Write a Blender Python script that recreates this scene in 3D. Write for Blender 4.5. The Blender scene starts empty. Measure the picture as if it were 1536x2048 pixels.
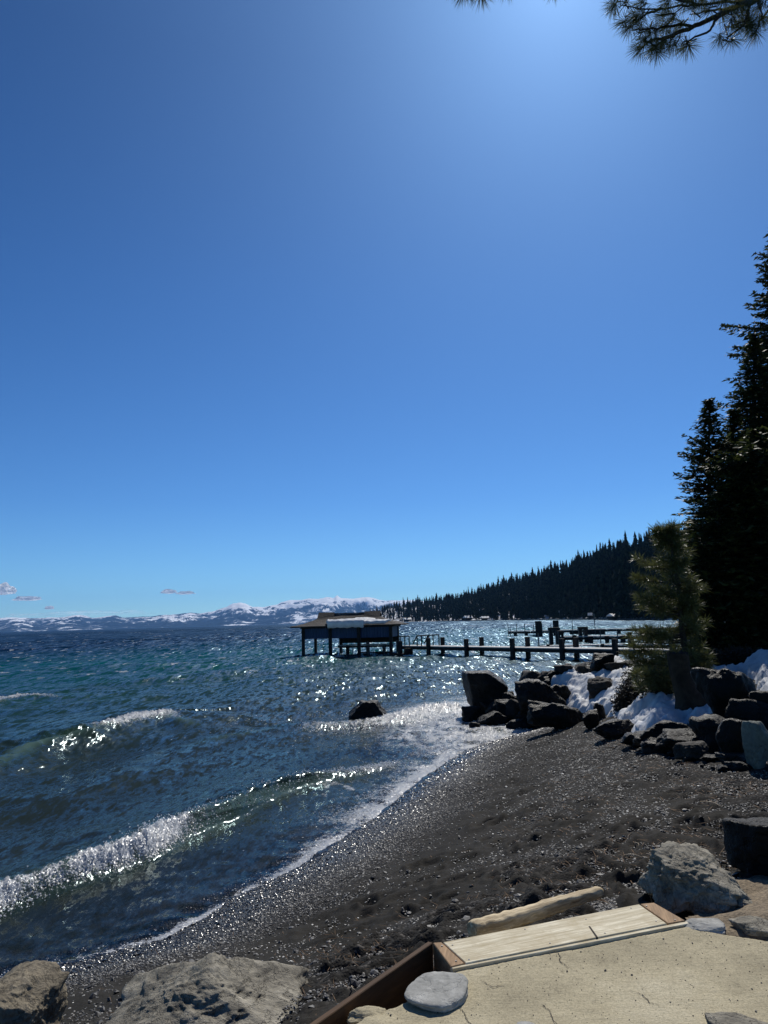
import bpy, bmesh, math, random
import numpy as np
from mathutils import Vector, Matrix, noise as mnoise

S = bpy.context.scene
COL = S.collection
# ------------------------------------------------------------------ camera
PITCH = math.radians(8.385); ROLL = math.radians(-1.63); FPX = 1479.0; CH = 3.0
cam_d = bpy.data.cameras.new('camera'); cam = bpy.data.objects.new('camera', cam_d); COL.objects.link(cam)
S.camera = cam
cam.matrix_world = Matrix.Translation((0, 0, CH)) @ Matrix.Rotation(math.pi / 2 + PITCH, 4, 'X') @ Matrix.Rotation(ROLL, 4, 'Z')
cam_d.sensor_fit = 'VERTICAL'; cam_d.sensor_height = 24.0; cam_d.lens = 24.0 * FPX / 2048.0
cam_d.clip_start = 0.05; cam_d.clip_end = 60000
S.render.resolution_x = 768; S.render.resolution_y = 1024
# ------------------------------------------------------------------ sky, sun, exposure
SUN_EL = math.radians(43.7); SUN_AZ = math.radians(16.4)      # azimuth clockwise from +Y
W = bpy.data.worlds.new('World'); S.world = W; W.use_nodes = True
wn = W.node_tree; bgn = wn.nodes['Background']
sky = wn.nodes.new('ShaderNodeTexSky'); sky.sky_type = 'NISHITA'; sky.sun_disc = False
sky.sun_elevation = SUN_EL; sky.sun_rotation = SUN_AZ
sky.altitude = 1900; sky.air_density = 1.0; sky.dust_density = 0.35; sky.ozone_density = 3.0
geo = wn.nodes.new('ShaderNodeTexCoord'); sxyz = wn.nodes.new('ShaderNodeSeparateXYZ'); wn.links.new(geo.outputs['Generated'], sxyz.inputs[0])
gr = wn.nodes.new('ShaderNodeValToRGB'); wn.links.new(sxyz.outputs[2], gr.inputs[0])
for i_, (p_, c_) in enumerate([(0.0, (0.84, 1.36, 1.66)), (0.16, (0.50, 0.98, 1.47)), (0.42, (0.24, 0.69, 1.2)), (0.64, (0.02, 0.40, 0.88))]):
    el_ = gr.color_ramp.elements[i_] if i_ < 2 else gr.color_ramp.elements.new(p_)
    el_.position = p_; el_.color = (*[q * .6 for q in c_], 1)
mxs = wn.nodes.new('ShaderNodeMix'); mxs.data_type = 'RGBA'; mxs.blend_type = 'MULTIPLY'; mxs.inputs[0].default_value = 1.0
wn.links.new(sky.outputs[0], mxs.inputs[6]); wn.links.new(gr.outputs[0], mxs.inputs[7])
# the bright aureole round the sun
def wmath(op, a, b=None):
    n_ = wn.nodes.new('ShaderNodeMath'); n_.operation = op
    for i_, x_ in ((0, a), (1, b)):
        if x_ is None: continue
        if hasattr(x_, 'is_linked'): wn.links.new(x_, n_.inputs[i_])
        else: n_.inputs[i_].default_value = x_
    return n_.outputs[0]
dp_ = wn.nodes.new('ShaderNodeVectorMath'); dp_.operation = 'DOT_PRODUCT'; wn.links.new(geo.outputs['Generated'], dp_.inputs[0])
dp_.inputs[1].default_value = (math.sin(SUN_AZ) * math.cos(SUN_EL), math.cos(SUN_AZ) * math.cos(SUN_EL), math.sin(SUN_EL))
th_ = wmath('ARCCOSINE', wmath('MINIMUM', dp_.outputs['Value'], 1.0)); gl_ = wmath('ADD', wmath('MULTIPLY', wmath('EXPONENT', wmath('MULTIPLY', th_, -1 / math.radians(7.5))), 3.2), wmath('MULTIPLY', wmath('EXPONENT', wmath('MULTIPLY', th_, -1 / math.radians(17.5))), 3.3))
gc_ = wn.nodes.new('ShaderNodeVectorMath'); gc_.operation = 'SCALE'; gc_.inputs[0].default_value = (.56, .9, 1.42); wn.links.new(gl_, gc_.inputs['Scale'])
ad_ = wn.nodes.new('ShaderNodeVectorMath'); ad_.operation = 'ADD'; wn.links.new(mxs.outputs[2], ad_.inputs[0]); wn.links.new(gc_.outputs[0], ad_.inputs[1])
wn.links.new(ad_.outputs[0], bgn.inputs[0]); bgn.inputs[1].default_value = 0.1
sl = bpy.data.lights.new('sun', 'SUN'); sl.energy = 4.2; sl.angle = math.radians(0.53); sl.color = (1.0, 0.955, 0.88)
so = bpy.data.objects.new('sun', sl); COL.objects.link(so)
SUNV = Vector((math.sin(SUN_AZ) * math.cos(SUN_EL), math.cos(SUN_AZ) * math.cos(SUN_EL), math.sin(SUN_EL)))
so.rotation_euler = SUNV.to_track_quat('Z', 'Y').to_euler()
S.view_settings.view_transform = 'Standard'; S.view_settings.look = 'None'
S.view_settings.exposure = 0.0; S.view_settings.gamma = 1.0

# ------------------------------------------------------------------ projection helpers (photo pixels 1536x2048 -> world)
def ray(px, py):
    v = np.array([(px - 768) / FPX, -(py - 1024) / FPX, -1.0])
    c, s = math.cos(ROLL), math.sin(ROLL); v = np.array([c * v[0] - s * v[1], s * v[0] + c * v[1], v[2]])
    a = math.pi / 2 + PITCH; c, s = math.cos(a), math.sin(a)
    return np.array([v[0], c * v[1] - s * v[2], s * v[1] + c * v[2]])
def at_z(px, py, z):
    r = ray(px, py); t = (z - CH) / r[2]; return np.array([r[0] * t, r[1] * t, z])
def at_y(px, py, y):
    r = ray(px, py); t = y / r[1]; return np.array([r[0] * t, y, CH + r[2] * t])
def hor(px): return 1264 - 0.0285 * px
# ------------------------------------------------------------------ numpy noise
def _h(ix, iy, seed):
    h = (ix.astype(np.int64) * 374761393 + iy.astype(np.int64) * 668265263 + seed * 974711) & 0xffffffff
    h = ((h ^ (h >> 13)) * 1274126177) & 0xffffffff
    h = h ^ (h >> 16)
    return (h & 0xffff) / 65535.0
def pn(x, y, seed=0):
    ix = np.floor(x); iy = np.floor(y); fx = x - ix; fy = y - iy
    u = fx * fx * fx * (fx * (fx * 6 - 15) + 10); v = fy * fy * fy * (fy * (fy * 6 - 15) + 10)
    def g(dx, dy):
        a = _h(ix + dx, iy + dy, seed) * 2 * np.pi
        return np.cos(a) * (fx - dx) + np.sin(a) * (fy - dy)
    a, b, c, d = g(0, 0), g(1, 0), g(0, 1), g(1, 1)
    return ((a + (b - a) * u) + ((c + (d - c) * u) - (a + (b - a) * u)) * v) * 1.4
def fbm(x, y, oct=4, seed=0, gain=0.5):
    s = 0; a = 1.0
    for i in range(oct):
        s = s + a * pn(x, y, seed + i * 17); x = x * 2.03 + 11.3; y = y * 2.03 - 7.1; a *= gain
    return s
def sstep(a, b, x):
    t = np.clip((x - a) / (b - a), 0, 1); return t * t * (3 - 2 * t)
def poly_dist(X, Y, P):
    """signed distance to an open polyline (positive on its right side) and the length along it"""
    best = np.full(X.shape, 1e9); sgn = np.ones(X.shape); lon = np.zeros(X.shape); acc = 0.0
    n = len(P)
    for i in range(n - 1):
        ax, ay = P[i]; bx, by = P[i + 1]; dx, dy = bx - ax, by - ay; L = math.hypot(dx, dy)
        t = ((X - ax) * dx + (Y - ay) * dy) / (L * L); tc = np.clip(t, 0, 1)
        d = np.hypot(X - ax - tc * dx, Y - ay - tc * dy)
        m = d < best - 1e-9
        cr = dx * (Y - ay) - dy * (X - ax)
        best = np.where(m, d, best); sgn = np.where(m, np.where(cr > 0, -1.0, 1.0), sgn); lon = np.where(m, acc + tc * L, lon)
        acc += L
    return best * sgn, lon
def in_poly(X, Y, P):
    r = np.zeros(X.shape, bool); n = len(P)
    for i in range(n):
        x1, y1 = P[i][0], P[i][1]; x2, y2 = P[(i + 1) % n][0], P[(i + 1) % n][1]
        c = ((y1 > Y) != (y2 > Y)) & (X < (x2 - x1) * (Y - y1) / (y2 - y1 + 1e-12) + x1)
        r ^= c
    return r
def edge_dist(X, Y, P):
    P2 = list(P) + [P[0]]; d, _ = poly_dist(X, Y, [(p[0], p[1]) for p in P2]); return np.abs(d)
# ------------------------------------------------------------------ mesh / object helpers
def mesh_np(name, V, Fc, mat=None, attrs=None, smooth=True):
    """V (n,3); Fc (m,k) array of one face size"""
    me = bpy.data.meshes.new(name)
    V = np.ascontiguousarray(V, dtype=np.float32); Fc = np.ascontiguousarray(Fc, dtype=np.int32)
    m, k = Fc.shape
    me.vertices.add(len(V)); me.vertices.foreach_set('co', V.ravel())
    me.loops.add(m * k); me.loops.foreach_set('vertex_index', Fc.ravel())
    me.polygons.add(m); me.polygons.foreach_set('loop_start', np.arange(0, m * k, k, dtype=np.int32))
    me.polygons.foreach_set('use_smooth', np.full(m, smooth, dtype=bool))
    me.update(calc_edges=True)
    if attrs:
        for an, av in attrs.items():
            at = me.attributes.new(an, 'FLOAT', 'POINT'); at.data.foreach_set('value', np.ascontiguousarray(av, dtype=np.float32).ravel())
    if mat: me.materials.append(mat)
    return me
def link(name, me, parent=None, loc=None):
    o = bpy.data.objects.new(name, me); COL.objects.link(o)
    if parent: o.parent = parent
    if loc is not None: o.location = loc
    return o
def tag(o, label=None, cat=None, group=None, kind=None):
    if label: o['label'] = label
    if cat: o['category'] = cat
    if group: o['group'] = group
    if kind: o['kind'] = kind
    return o
def empty(name, loc=(0, 0, 0), rz=0):
    o = bpy.data.objects.new(name, None); COL.objects.link(o); o.location = loc; o.rotation_euler = (0, 0, rz); o.empty_display_size = 0.3
    return o
def grid_faces(nr, nc):
    i = np.arange(nr - 1)[:, None]; j = np.arange(nc - 1)[None, :]
    a = (i * nc + j); return np.stack([a, a + 1, a + nc + 1, a + nc], -1).reshape(-1, 4)
class MB:
    """collects boxes, tubes and prisms, builds ONE mesh"""
    def __init__(s): s.v = []; s.f = []
    def add(s, vs, fs):
        b = len(s.v); s.v += [tuple(v) for v in vs]; s.f += [tuple(i + b for i in f) for f in fs]; return s
    def box(s, c, d, rz=0, rx=0, ry=0):
        R = Matrix.Rotation(rz, 3, 'Z') @ Matrix.Rotation(ry, 3, 'Y') @ Matrix.Rotation(rx, 3, 'X'); c = Vector(c); vs = []
        for x in (-.5, .5):
            for y in (-.5, .5):
                for z in (-.5, .5): vs.append(c + R @ Vector((x * d[0], y * d[1], z * d[2])))
        return s.add(vs, [(0, 1, 3, 2), (4, 6, 7, 5), (0, 4, 5, 1), (2, 3, 7, 6), (0, 2, 6, 4), (1, 5, 7, 3)])
    def tube(s, pts, rad, n=8, cap=True, jit=0, rnd=None):
        pts = [Vector(p) for p in pts]; rings = []
        for i, p in enumerate(pts):
            d = (pts[min(i + 1, len(pts) - 1)] - pts[max(i - 1, 0)])
            if d.length < 1e-9: d = Vector((0, 0, 1))
            d.normalize(); u = d.orthogonal().normalized() if i == 0 else (u - d * u.dot(d)).normalized(); w = d.cross(u)
            r = rad[i] if hasattr(rad, '__len__') else rad
            rings.append([p + (u * math.cos(2 * math.pi * k / n) + w * math.sin(2 * math.pi * k / n)) * r * (1 + (rnd.uniform(-jit, jit) if jit else 0)) for k in range(n)])
        vs = [v for R_ in rings for v in R_]; fs = []
        for i in range(len(pts) - 1):
            for k in range(n): fs.append((i * n + k, i * n + (k + 1) % n, (i + 1) * n + (k + 1) % n, (i + 1) * n + k))
        if cap: fs.append(tuple(range(n - 1, -1, -1))); fs.append(tuple((len(pts) - 1) * n + k for k in range(n)))
        return s.add(vs, fs)
    def prism(s, poly, z0, z1):
        n = len(poly); vs = [(p[0], p[1], z0) for p in poly] + [(p[0], p[1], z1) for p in poly]
        return s.add(vs, [tuple(range(n - 1, -1, -1)), tuple(range(n, 2 * n))] + [(k, (k + 1) % n, n + (k + 1) % n, n + k) for k in range(n)])
    def build(s, name, mat, parent=None, bevel=0, smooth=False, off=None):
        me = bpy.data.meshes.new(name)
        vs = s.v if off is None else [(v[0] - off[0], v[1] - off[1], v[2] - off[2]) for v in s.v]
        me.from_pydata(vs, [], s.f); me.update()
        bm = bmesh.new(); bm.from_mesh(me); bmesh.ops.recalc_face_normals(bm, faces=bm.faces)
        if bevel: bmesh.ops.bevel(bm, geom=list(bm.edges), offset=bevel, segments=1, affect='EDGES', profile=0.5)
        bm.to_mesh(me); bm.free()
        if smooth: me.polygons.foreach_set('use_smooth', [True] * len(me.polygons))
        me.materials.append(mat)
        return link(name, me, parent)
# ------------------------------------------------------------------ material helpers
def newmat(name):
    m = bpy.data.materials.new(name); m.use_nodes = True; nt = m.node_tree
    return m, nt, nt.nodes['Principled BSDF'], nt.nodes['Material Output']
def N(nt, t, **k):
    n = nt.nodes.new(t)
    for a, b in k.items(): setattr(n, a, b)
    return n
def L(nt, a, b): nt.links.new(a, b)
def tex_noise(nt, vec, scale, detail=6, rough=0.6, dist=0.0):
    n = N(nt, 'ShaderNodeTexNoise'); n.inputs['Scale'].default_value = scale; n.inputs['Detail'].default_value = detail
    n.inputs['Roughness'].default_value = rough; n.inputs['Distortion'].default_value = dist
    if vec is not None: L(nt, vec, n.inputs['Vector'])
    return n
def ramp(nt, fac, stops):
    r = N(nt, 'ShaderNodeValToRGB'); e = r.color_ramp.elements
    while len(e) < len(stops): e.new(0.5)
    for i, (p, c) in enumerate(stops): e[i].position = p; e[i].color = (*c, 1) if len(c) == 3 else c
    L(nt, fac, r.inputs[0]); return r
def g(v): return (v, v, v)
def mixc(nt, fac, a, b, mode='MIX'):
    m = N(nt, 'ShaderNodeMix', data_type='RGBA', blend_type=mode)
    for i, x in ((0, fac), (6, a), (7, b)):
        if hasattr(x, 'is_linked'): L(nt, x, m.inputs[i])
        elif i == 0: m.inputs[0].default_value = x
        else: m.inputs[i].default_value = (*x, 1)
    return m.outputs[2]
def math_n(nt, op, a, b=None, clamp=False):
    m = N(nt, 'ShaderNodeMath', operation=op, use_clamp=clamp)
    for i, x in ((0, a), (1, b)):
        if x is None: continue
        if hasattr(x, 'is_linked'): L(nt, x, m.inputs[i])
        else: m.inputs[i].default_value = x
    return m.outputs[0]
def bump(nt, h, strength, dist, normal=None):
    b = N(nt, 'ShaderNodeBump'); b.inputs['Strength'].default_value = strength; b.inputs['Distance'].default_value = dist
    L(nt, h, b.inputs['Height'])
    if normal is not None: L(nt, normal, b.inputs['Normal'])
    return b.outputs[0]
def pos(nt):
    return N(nt, 'ShaderNodeNewGeometry').outputs['Position']
def objc(nt): return N(nt, 'ShaderNodeTexCoord').outputs['Object']
def mapping(nt, vec, scale=(1, 1, 1), rot=(0, 0, 0)):
    m = N(nt, 'ShaderNodeMapping'); m.inputs['Scale'].default_value = scale; m.inputs['Rotation'].default_value = rot; L(nt, vec, m.inputs['Vector']); return m.outputs[0]
def attr(nt, name): return N(nt, 'ShaderNodeAttribute', attribute_name=name).outputs['Fac']

def rock_mat(name, dark, mid, light, scale=3.0, rough=0.75, bumpd=0.03, spec=0.4, speck=None):
    m, nt, p, o = newmat(name); v = objc(nt)
    n1 = tex_noise(nt, v, scale, 8, 0.65, 0.4); c = ramp(nt, n1.outputs[0], [(0.3, dark), (0.5, mid), (0.72, light)])
    n2 = tex_noise(nt, v, scale * 9, 6, 0.7); c2 = mixc(nt, 0.55, c.outputs[0], ramp(nt, n2.outputs[0], [(0.3, g(0.45)), (0.7, g(1.5))]).outputs[0], 'MULTIPLY')
    if speck:
        n3 = tex_noise(nt, v, scale * 2.2, 9, 0.75, 1.0); c2 = mixc(nt, ramp(nt, n3.outputs[0], [(0.56, g(0)), (0.68, g(0.75))]).outputs[0], c2, speck)
    L(nt, c2, p.inputs['Base Color']); p.inputs['Roughness'].default_value = rough; p.inputs['Specular IOR Level'].default_value = spec
    mus = N(nt, 'ShaderNodeTexVoronoi', feature='DISTANCE_TO_EDGE'); mus.inputs['Scale'].default_value = scale * 1.2
    wv = N(nt, 'ShaderNodeVectorMath', operation='ADD'); L(nt, v, wv.inputs[0]); L(nt, tex_noise(nt, v, scale * 1.5, 5, 0.6).outputs['Color'], wv.inputs[1]); L(nt, wv.outputs[0], mus.inputs['Vector'])
    cr = ramp(nt, mus.outputs['Distance'], [(0.0, g(0)), (0.035, g(1))])
    h = math_n(nt, 'ADD', math_n(nt, 'MULTIPLY', n1.outputs[0], 1.4), math_n(nt, 'MULTIPLY', n2.outputs[0], 0.5))
    h = math_n(nt, 'ADD', h, math_n(nt, 'MULTIPLY', cr.outputs[0], 0.35))
    L(nt, bump(nt, h, 0.9, bumpd), p.inputs['Normal']); return m
M = {}
M['basalt'] = rock_mat('dark_shaded_rock', (0.003, 0.0028, 0.0026), (0.007, 0.0064, 0.0056), (0.024, 0.020, 0.016), 2.0, 0.5, 0.08, 0.2)  # near-black albedo carries the deep shade of the backlit rock faces
M['brownrock'] = rock_mat('brown_rock', (0.010, 0.008, 0.006), (0.028, 0.022, 0.017), (0.085, 0.068, 0.052), 2.5, 0.8, 0.05)
M['greyrock'] = rock_mat('grey_rock', (0.08, 0.070, 0.054), (0.26, 0.235, 0.18), (0.48, 0.44, 0.35), 3.5, 0.85, 0.03, 0.3, (0.05, 0.052, 0.045))
M['tanrock'] = rock_mat('tan_rock', (0.08, 0.065, 0.042), (0.25, 0.21, 0.145), (0.42, 0.36, 0.25), 4.0, 0.85, 0.03, 0.3, (0.11, 0.085, 0.05))
M['flatstone'] = rock_mat('flat_stone', (0.16, 0.16, 0.145), (0.34, 0.335, 0.305), (0.5, 0.49, 0.45), 3.0, 0.8, 0.006, 0.3)
M['greenrock'] = rock_mat('green_grey_rock', (0.07, 0.08, 0.07), (0.14, 0.155, 0.135), (0.22, 0.23, 0.2), 2.0, 0.85, 0.02)

def wood_mat(name, a, b, rz, stretch=14, rough=0.8, bd=0.003, grey=None):
    m, nt, p, o = newmat(name); v = mapping(nt, mapping(nt, pos(nt), rot=(0, 0, -rz)), (1.0, stretch, stretch))
    n1 = tex_noise(nt, v, 3.2, 8, 0.65, 0.6); n2 = tex_noise(nt, v, 11, 5, 0.7)
    f = math_n(nt, 'ADD', math_n(nt, 'MULTIPLY', n1.outputs[0], 0.7), math_n(nt, 'MULTIPLY', n2.outputs[0], 0.3))
    c = ramp(nt, f, [(0.33, a), (0.5, tuple((x + y) / 2 for x, y in zip(a, b))), (0.62, b)]).outputs[0]
    if grey:
        n3 = tex_noise(nt, pos(nt), 6, 5, 0.7, 0.5); c = mixc(nt, ramp(nt, n3.outputs[0], [(0.45, g(0)), (0.7, g(0.8))]).outputs[0], c, grey)
    L(nt, c, p.inputs['Base Color']); p.inputs['Roughness'].default_value = rough; p.inputs['Specular IOR Level'].default_value = 0.25
    L(nt, bump(nt, f, 0.8, bd), p.inputs['Normal']); return m
def plain(name, c, rough=0.7, nscale=8, var=0.4, metal=0, bd=0.01, spec=0.4):
    m, nt, p, o = newmat(name); n = tex_noise(nt, pos(nt), nscale, 6, 0.65)
    L(nt, mixc(nt, 1.0, c, ramp(nt, n.outputs[0], [(0.3, g(1 - var)), (0.7, g(1 + var))]).outputs[0], 'MULTIPLY'), p.inputs['Base Color'])
    p.inputs['Roughness'].default_value = rough; p.inputs['Metallic'].default_value = metal; p.inputs['Specular IOR Level'].default_value = spec
    L(nt, bump(nt, n.outputs[0], 0.5, bd), p.inputs['Normal']); return m
M['darkwood'] = plain('weathered_dark_wood', (0.014, 0.011, 0.009), 0.75, 5)
M['deck'] = plain('grey_deck_boards', (0.42, 0.41, 0.39), 0.8, 6)
M['steel'] = plain('dull_steel', (0.12, 0.12, 0.12), 0.5, 4, 0.2, 0.7)
M['bark'] = plain('dark_bark', (0.04, 0.03, 0.022), 0.9, 12, 0.6, 0, 0.04)
M['stump'] = wood_mat('weathered_stump_wood', (0.010, 0.008, 0.006), (0.060, 0.044, 0.030), 0, 1, 0.9, 0.03)
# snow
m, nt, p, o = newmat('snow'); n1 = tex_noise(nt, pos(nt), 9, 8, 0.6); n2 = tex_noise(nt, pos(nt), 2.2, 4, 0.6)
L(nt, ramp(nt, n2.outputs[0], [(0.3, (0.62, 0.63, 0.64)), (0.6, (0.82, 0.83, 0.84))]).outputs[0], p.inputs['Base Color'])
p.inputs['Roughness'].default_value = 0.6; p.inputs['Specular IOR Level'].default_value = 0.2
L(nt, bump(nt, n1.outputs[0], 0.5, 0.04), p.inputs['Normal']); M['snow'] = m
n3 = tex_noise(nt, pos(nt), 26, 4, 0.7); src = p.inputs['Base Color'].links[0].from_socket
st_ = N(nt, 'ShaderNodeBsdfTranslucent'); st_.inputs[0].default_value = (.80, .84, .88, 1); sx_ = N(nt, 'ShaderNodeMixShader'); sx_.inputs[0].default_value = .28; L(nt, p.outputs[0], sx_.inputs[1]); L(nt, st_.outputs[0], sx_.inputs[2]); L(nt, sx_.outputs[0], o.inputs[0])
L(nt, mixc(nt, ramp(nt, n3.outputs[0], [(0.64, g(0)), (0.72, g(.7))]).outputs[0], src, (.16, .13, .10)), p.inputs['Base Color'])
def leaf_mat(name, a, b, rough=0.55, trans=0.3, spec=0.3):
    m, nt, p, o = newmat(name)
    c = ramp(nt, attr(nt, 'tone'), [(0.0, a), (1.0, b)]).outputs[0]
    L(nt, c, p.inputs['Base Color']); p.inputs['Roughness'].default_value = rough; p.inputs['Specular IOR Level'].default_value = spec
    t = N(nt, 'ShaderNodeBsdfTranslucent'); L(nt, c, t.inputs[0]); mx = N(nt, 'ShaderNodeMixShader'); mx.inputs[0].default_value = trans
    L(nt, p.outputs[0], mx.inputs[1]); L(nt, t.outputs[0], mx.inputs[2]); L(nt, mx.outputs[0], o.inputs[0]); return m
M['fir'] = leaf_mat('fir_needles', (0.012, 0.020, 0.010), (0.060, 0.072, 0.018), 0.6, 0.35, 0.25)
M['pine'] = leaf_mat('pine_needles', (0.028, 0.038, 0.013), (0.13, 0.135, 0.046), 0.45, 0.42, 0.35)
M['farfir'] = leaf_mat('distant_fir_needles', (0.007, 0.016, 0.013), (0.055, 0.072, 0.040), 0.8, 0.25, 0.1)
M['brush'] = leaf_mat('dark_brush', (0.010, 0.009, 0.008), (0.035, 0.028, 0.02), 0.8, 0.1)
# ------------------------------------------------------------------ the lie of the land
SH = [at_z(x, y, 0)[:2] for x, y in [(0, 1960), (320, 1880), (400, 1838), (500, 1780), (590, 1735), (660, 1690), (740, 1640), (800, 1590), (860, 1545), (930, 1500), (1000, 1478), (1062, 1462)]]
SHORE = [(-60, -12), (-14, 1.5), (-6.2, 5.6)] + [tuple(p) for p in SH] + [(3.3, 21.2), (2.6, 22.6), (3.2, 25.2), (6, 28.5), (9, 35), (13.5, 42), (19, 50), (27, 58), (45, 85), (75, 150), (112, 350)]
BANK = [tuple(at_z(x, y, z)[:2]) for x, y, z in [(930, 1442, 0.0), (1060, 1452, .1), (1180, 1458, .45), (1290, 1492, .85), (1400, 1535, 1.1), (1536, 1575, 1.2), (1750, 1640, 1.3)]]
BANK = BANK + [(12, 3), (14, -20)]
BANK = BANK[::-1]         # bank lies on the right of the reversed line
PADPX = [(1440, 1862), (1372, 1846), (905, 1936), (860, 1960), (790, 2005), (690, 2040), (560, 2110)]
ZP = 1.45
PAD = [tuple(at_z(x, y, ZP)[:2]) for x, y in PADPX]
PAD = PAD + [(-1.1, 1.2), (-1.6, -2.5), (3.6, -2.5), (3.4, 3.0)]
PADC = [tuple(at_z(x, y, ZP)[:2]) for x, y in [(1440, 1855), (1372, 1830), (1290, 1800), (868, 1880), (672, 2015), (560, 2110)]] + [(-1.2, 1.2), (-1.7, -2.6), (3.7, -2.6), (3.5, 3.1)]
rF = random.Random(5)
FEET = []
for i in range(520):
    x = rF.uniform(600, 1480); y = rF.uniform(1490, 1990)
    FEET.append((x, y, rF.uniform(.028, .065), rF.uniform(.6, 2.2), rF.uniform(0, 3.14), rF.uniform(.014, .04)))
def land(X, Y, fine=False):
    X = np.asarray(X, float); Y = np.asarray(Y, float)
    d, lon = poly_dist(X, Y, SHORE)
    prof = np.interp(d, [-200, -30, -8, -3, -1.2, 0, 1.2, 2.6, 4.2, 5.5, 8, 14, 60, 300], [-60, -9, -1.9, -.55, -.2, 0, .32, .72, 1.22, 1.36, 1.4, 1.42, 2.6, 20])
    b, _ = poly_dist(X, Y, BANK)
    far = sstep(24, 34, Y)
    bank = sstep(-0.2, 3.6, b) * (1 - sstep(6, 12, -d)) * sstep(-.3, 2.5, d)
    z = prof + bank * (0.60 + 0.12 * pn(X * .35, Y * .35, 4)) * (1 - .9 * far)
    z = z + 0.05 * fbm(X * .5, Y * .5, 3, 3) * sstep(0.2, 2.5, d)
    z = np.where(Y > 20, np.minimum(z, np.maximum(1.75 - .055 * (Y - 20), .75)), z)
    m = in_poly(X, Y, PADC)
    z = np.where(m, np.minimum(z, 1.34), z)
    return z
def place(px, py, far=60):
    """first hit of the sight line with the land"""
    r = ray(px, py); t = np.linspace(1.5, far, 6000); X = r[0] * t; Y = r[1] * t; Z = CH + r[2] * t
    h = np.maximum(land(X, Y), -0.02); k = np.argmax(Z < h)
    if k == 0 and not Z[0] < h[0]: k = len(t) - 1
    return np.array([X[k], Y[k], h[k]])
def place_many(pts): return [place(*p) for p in pts]

# beach sheet -------------------------------------------------------------
nr, nc = 860, 760
R_ = 1.3 * (160 / 1.3) ** (np.arange(nr) / (nr - 1)); A_ = np.radians(np.linspace(-42, 46, nc))
X = R_[:, None] * np.sin(A_)[None, :]; Y = R_[:, None] * np.cos(A_)[None, :]
Z = land(X, Y); dS, lonS = poly_dist(X, Y, SHORE); dB, _ = poly_dist(X, Y, BANK)
dry = sstep(1.3, 2.6, dS + .5 * fbm(X * .6, Y * .6, 3, 77))
near = 1 - sstep(10, 40, R_[:, None] + 0 * X)
Z += near * dry * (0.048 * fbm(X * 2.9, Y * 2.9, 4, 9) * sstep(-.3, .5, fbm(X * .45, Y * .45, 2, 31)) + 0.006 * fbm(X * 14, Y * 14, 3, 12))
Z += near * 0.004 * fbm(X * 30, Y * 30, 2, 15)
for fx, fy, w, el, an, dp in FEET:
    P = place(fx, fy, 40); w = w * 1.5
    m = (np.abs(X - P[0]) < .6) & (np.abs(Y - P[1]) < .6)
    if not m.any(): continue
    if dS[m].min() < 1.4: continue
    u = (X[m] - P[0]) * math.cos(an) + (Y[m] - P[1]) * math.sin(an); v = -(X[m] - P[0]) * math.sin(an) + (Y[m] - P[1]) * math.cos(an)
    q = np.sqrt((u / (w * el)) ** 2 + (v / w) ** 2)
    Z[m] += -dp * np.exp(-q ** 3 * 1.2) + dp * .55 * np.exp(-((q - 1.5) / .4) ** 2)
Z = np.where(in_poly(X, Y, PADC), np.minimum(Z, 1.37), Z)
m, nt, p, o = newmat('dark_volcanic_sand'); v = pos(nt)
wet = attr(nt, 'wet'); grv = attr(nt, 'gravel')
n1 = tex_noise(nt, v, 1.3, 6, 0.6); n2 = tex_noise(nt, v, 60, 4, 0.7)
vo = N(nt, 'ShaderNodeTexVoronoi'); vo.inputs['Scale'].default_value = 55; L(nt, v, vo.inputs['Vector'])
vo2 = N(nt, 'ShaderNodeTexVoronoi'); vo2.inputs['Scale'].default_value = 75; L(nt, v, vo2.inputs['Vector'])
sep = N(nt, 'ShaderNodeSeparateColor'); L(nt, vo.outputs['Color'], sep.inputs[0])
sand = ramp(nt, n1.outputs[0], [(0.35, (0.021, 0.0195, 0.0165)), (0.65, (0.037, 0.034, 0.029))]).outputs[0]
sand = mixc(nt, 0.8, sand, ramp(nt, n2.outputs[0], [(0.25, g(0.5)), (0.7, g(1.5))]).outputs[0], 'MULTIPLY')
peb = ramp(nt, sep.outputs[0], [(0.0, (0.010, 0.010, 0.0105)), (0.6, (0.028, 0.027, 0.026)), (0.9, (0.07, 0.067, 0.06)), (1.0, (0.22, 0.2, 0.18))]).outputs[0]
c = mixc(nt, grv, sand, peb); c = mixc(nt, wet, c, mixc(nt, 1.0, c, g(0.3), 'MULTIPLY'))
L(nt, c, p.inputs['Base Color']); L(nt, math_n(nt, 'SUBTRACT', ramp(nt, wet, [(0, g(0.9)), (0.8, g(0.5)), (1, g(0.38))]).outputs[0], math_n(nt, 'MULTIPLY', attr(nt, 'film'), .28)), p.inputs['Roughness'])
L(nt, ramp(nt, wet, [(0, g(0.06)), (1, g(0.35))]).outputs[0], p.inputs['Specular IOR Level'])
hh = math_n(nt, 'MULTIPLY', math_n(nt, 'SUBTRACT', 0.6, vo.outputs['Distance'], True), math_n(nt, 'ADD', grv, 0.12))
hh = math_n(nt, 'ADD', hh, math_n(nt, 'MULTIPLY', n2.outputs[0], 0.35))
hh = math_n(nt, 'MULTIPLY', hh, math_n(nt, 'SUBTRACT', 1.0, math_n(nt, 'MULTIPLY', attr(nt, 'film'), .8)))
L(nt, bump(nt, hh, 1.0, 0.012), p.inputs['Normal']); M['sand'] = m
WET = 1 - sstep(0.15, 1.7, dS + .35 * fbm(X * .9, Y * .9, 3, 21))
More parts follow.
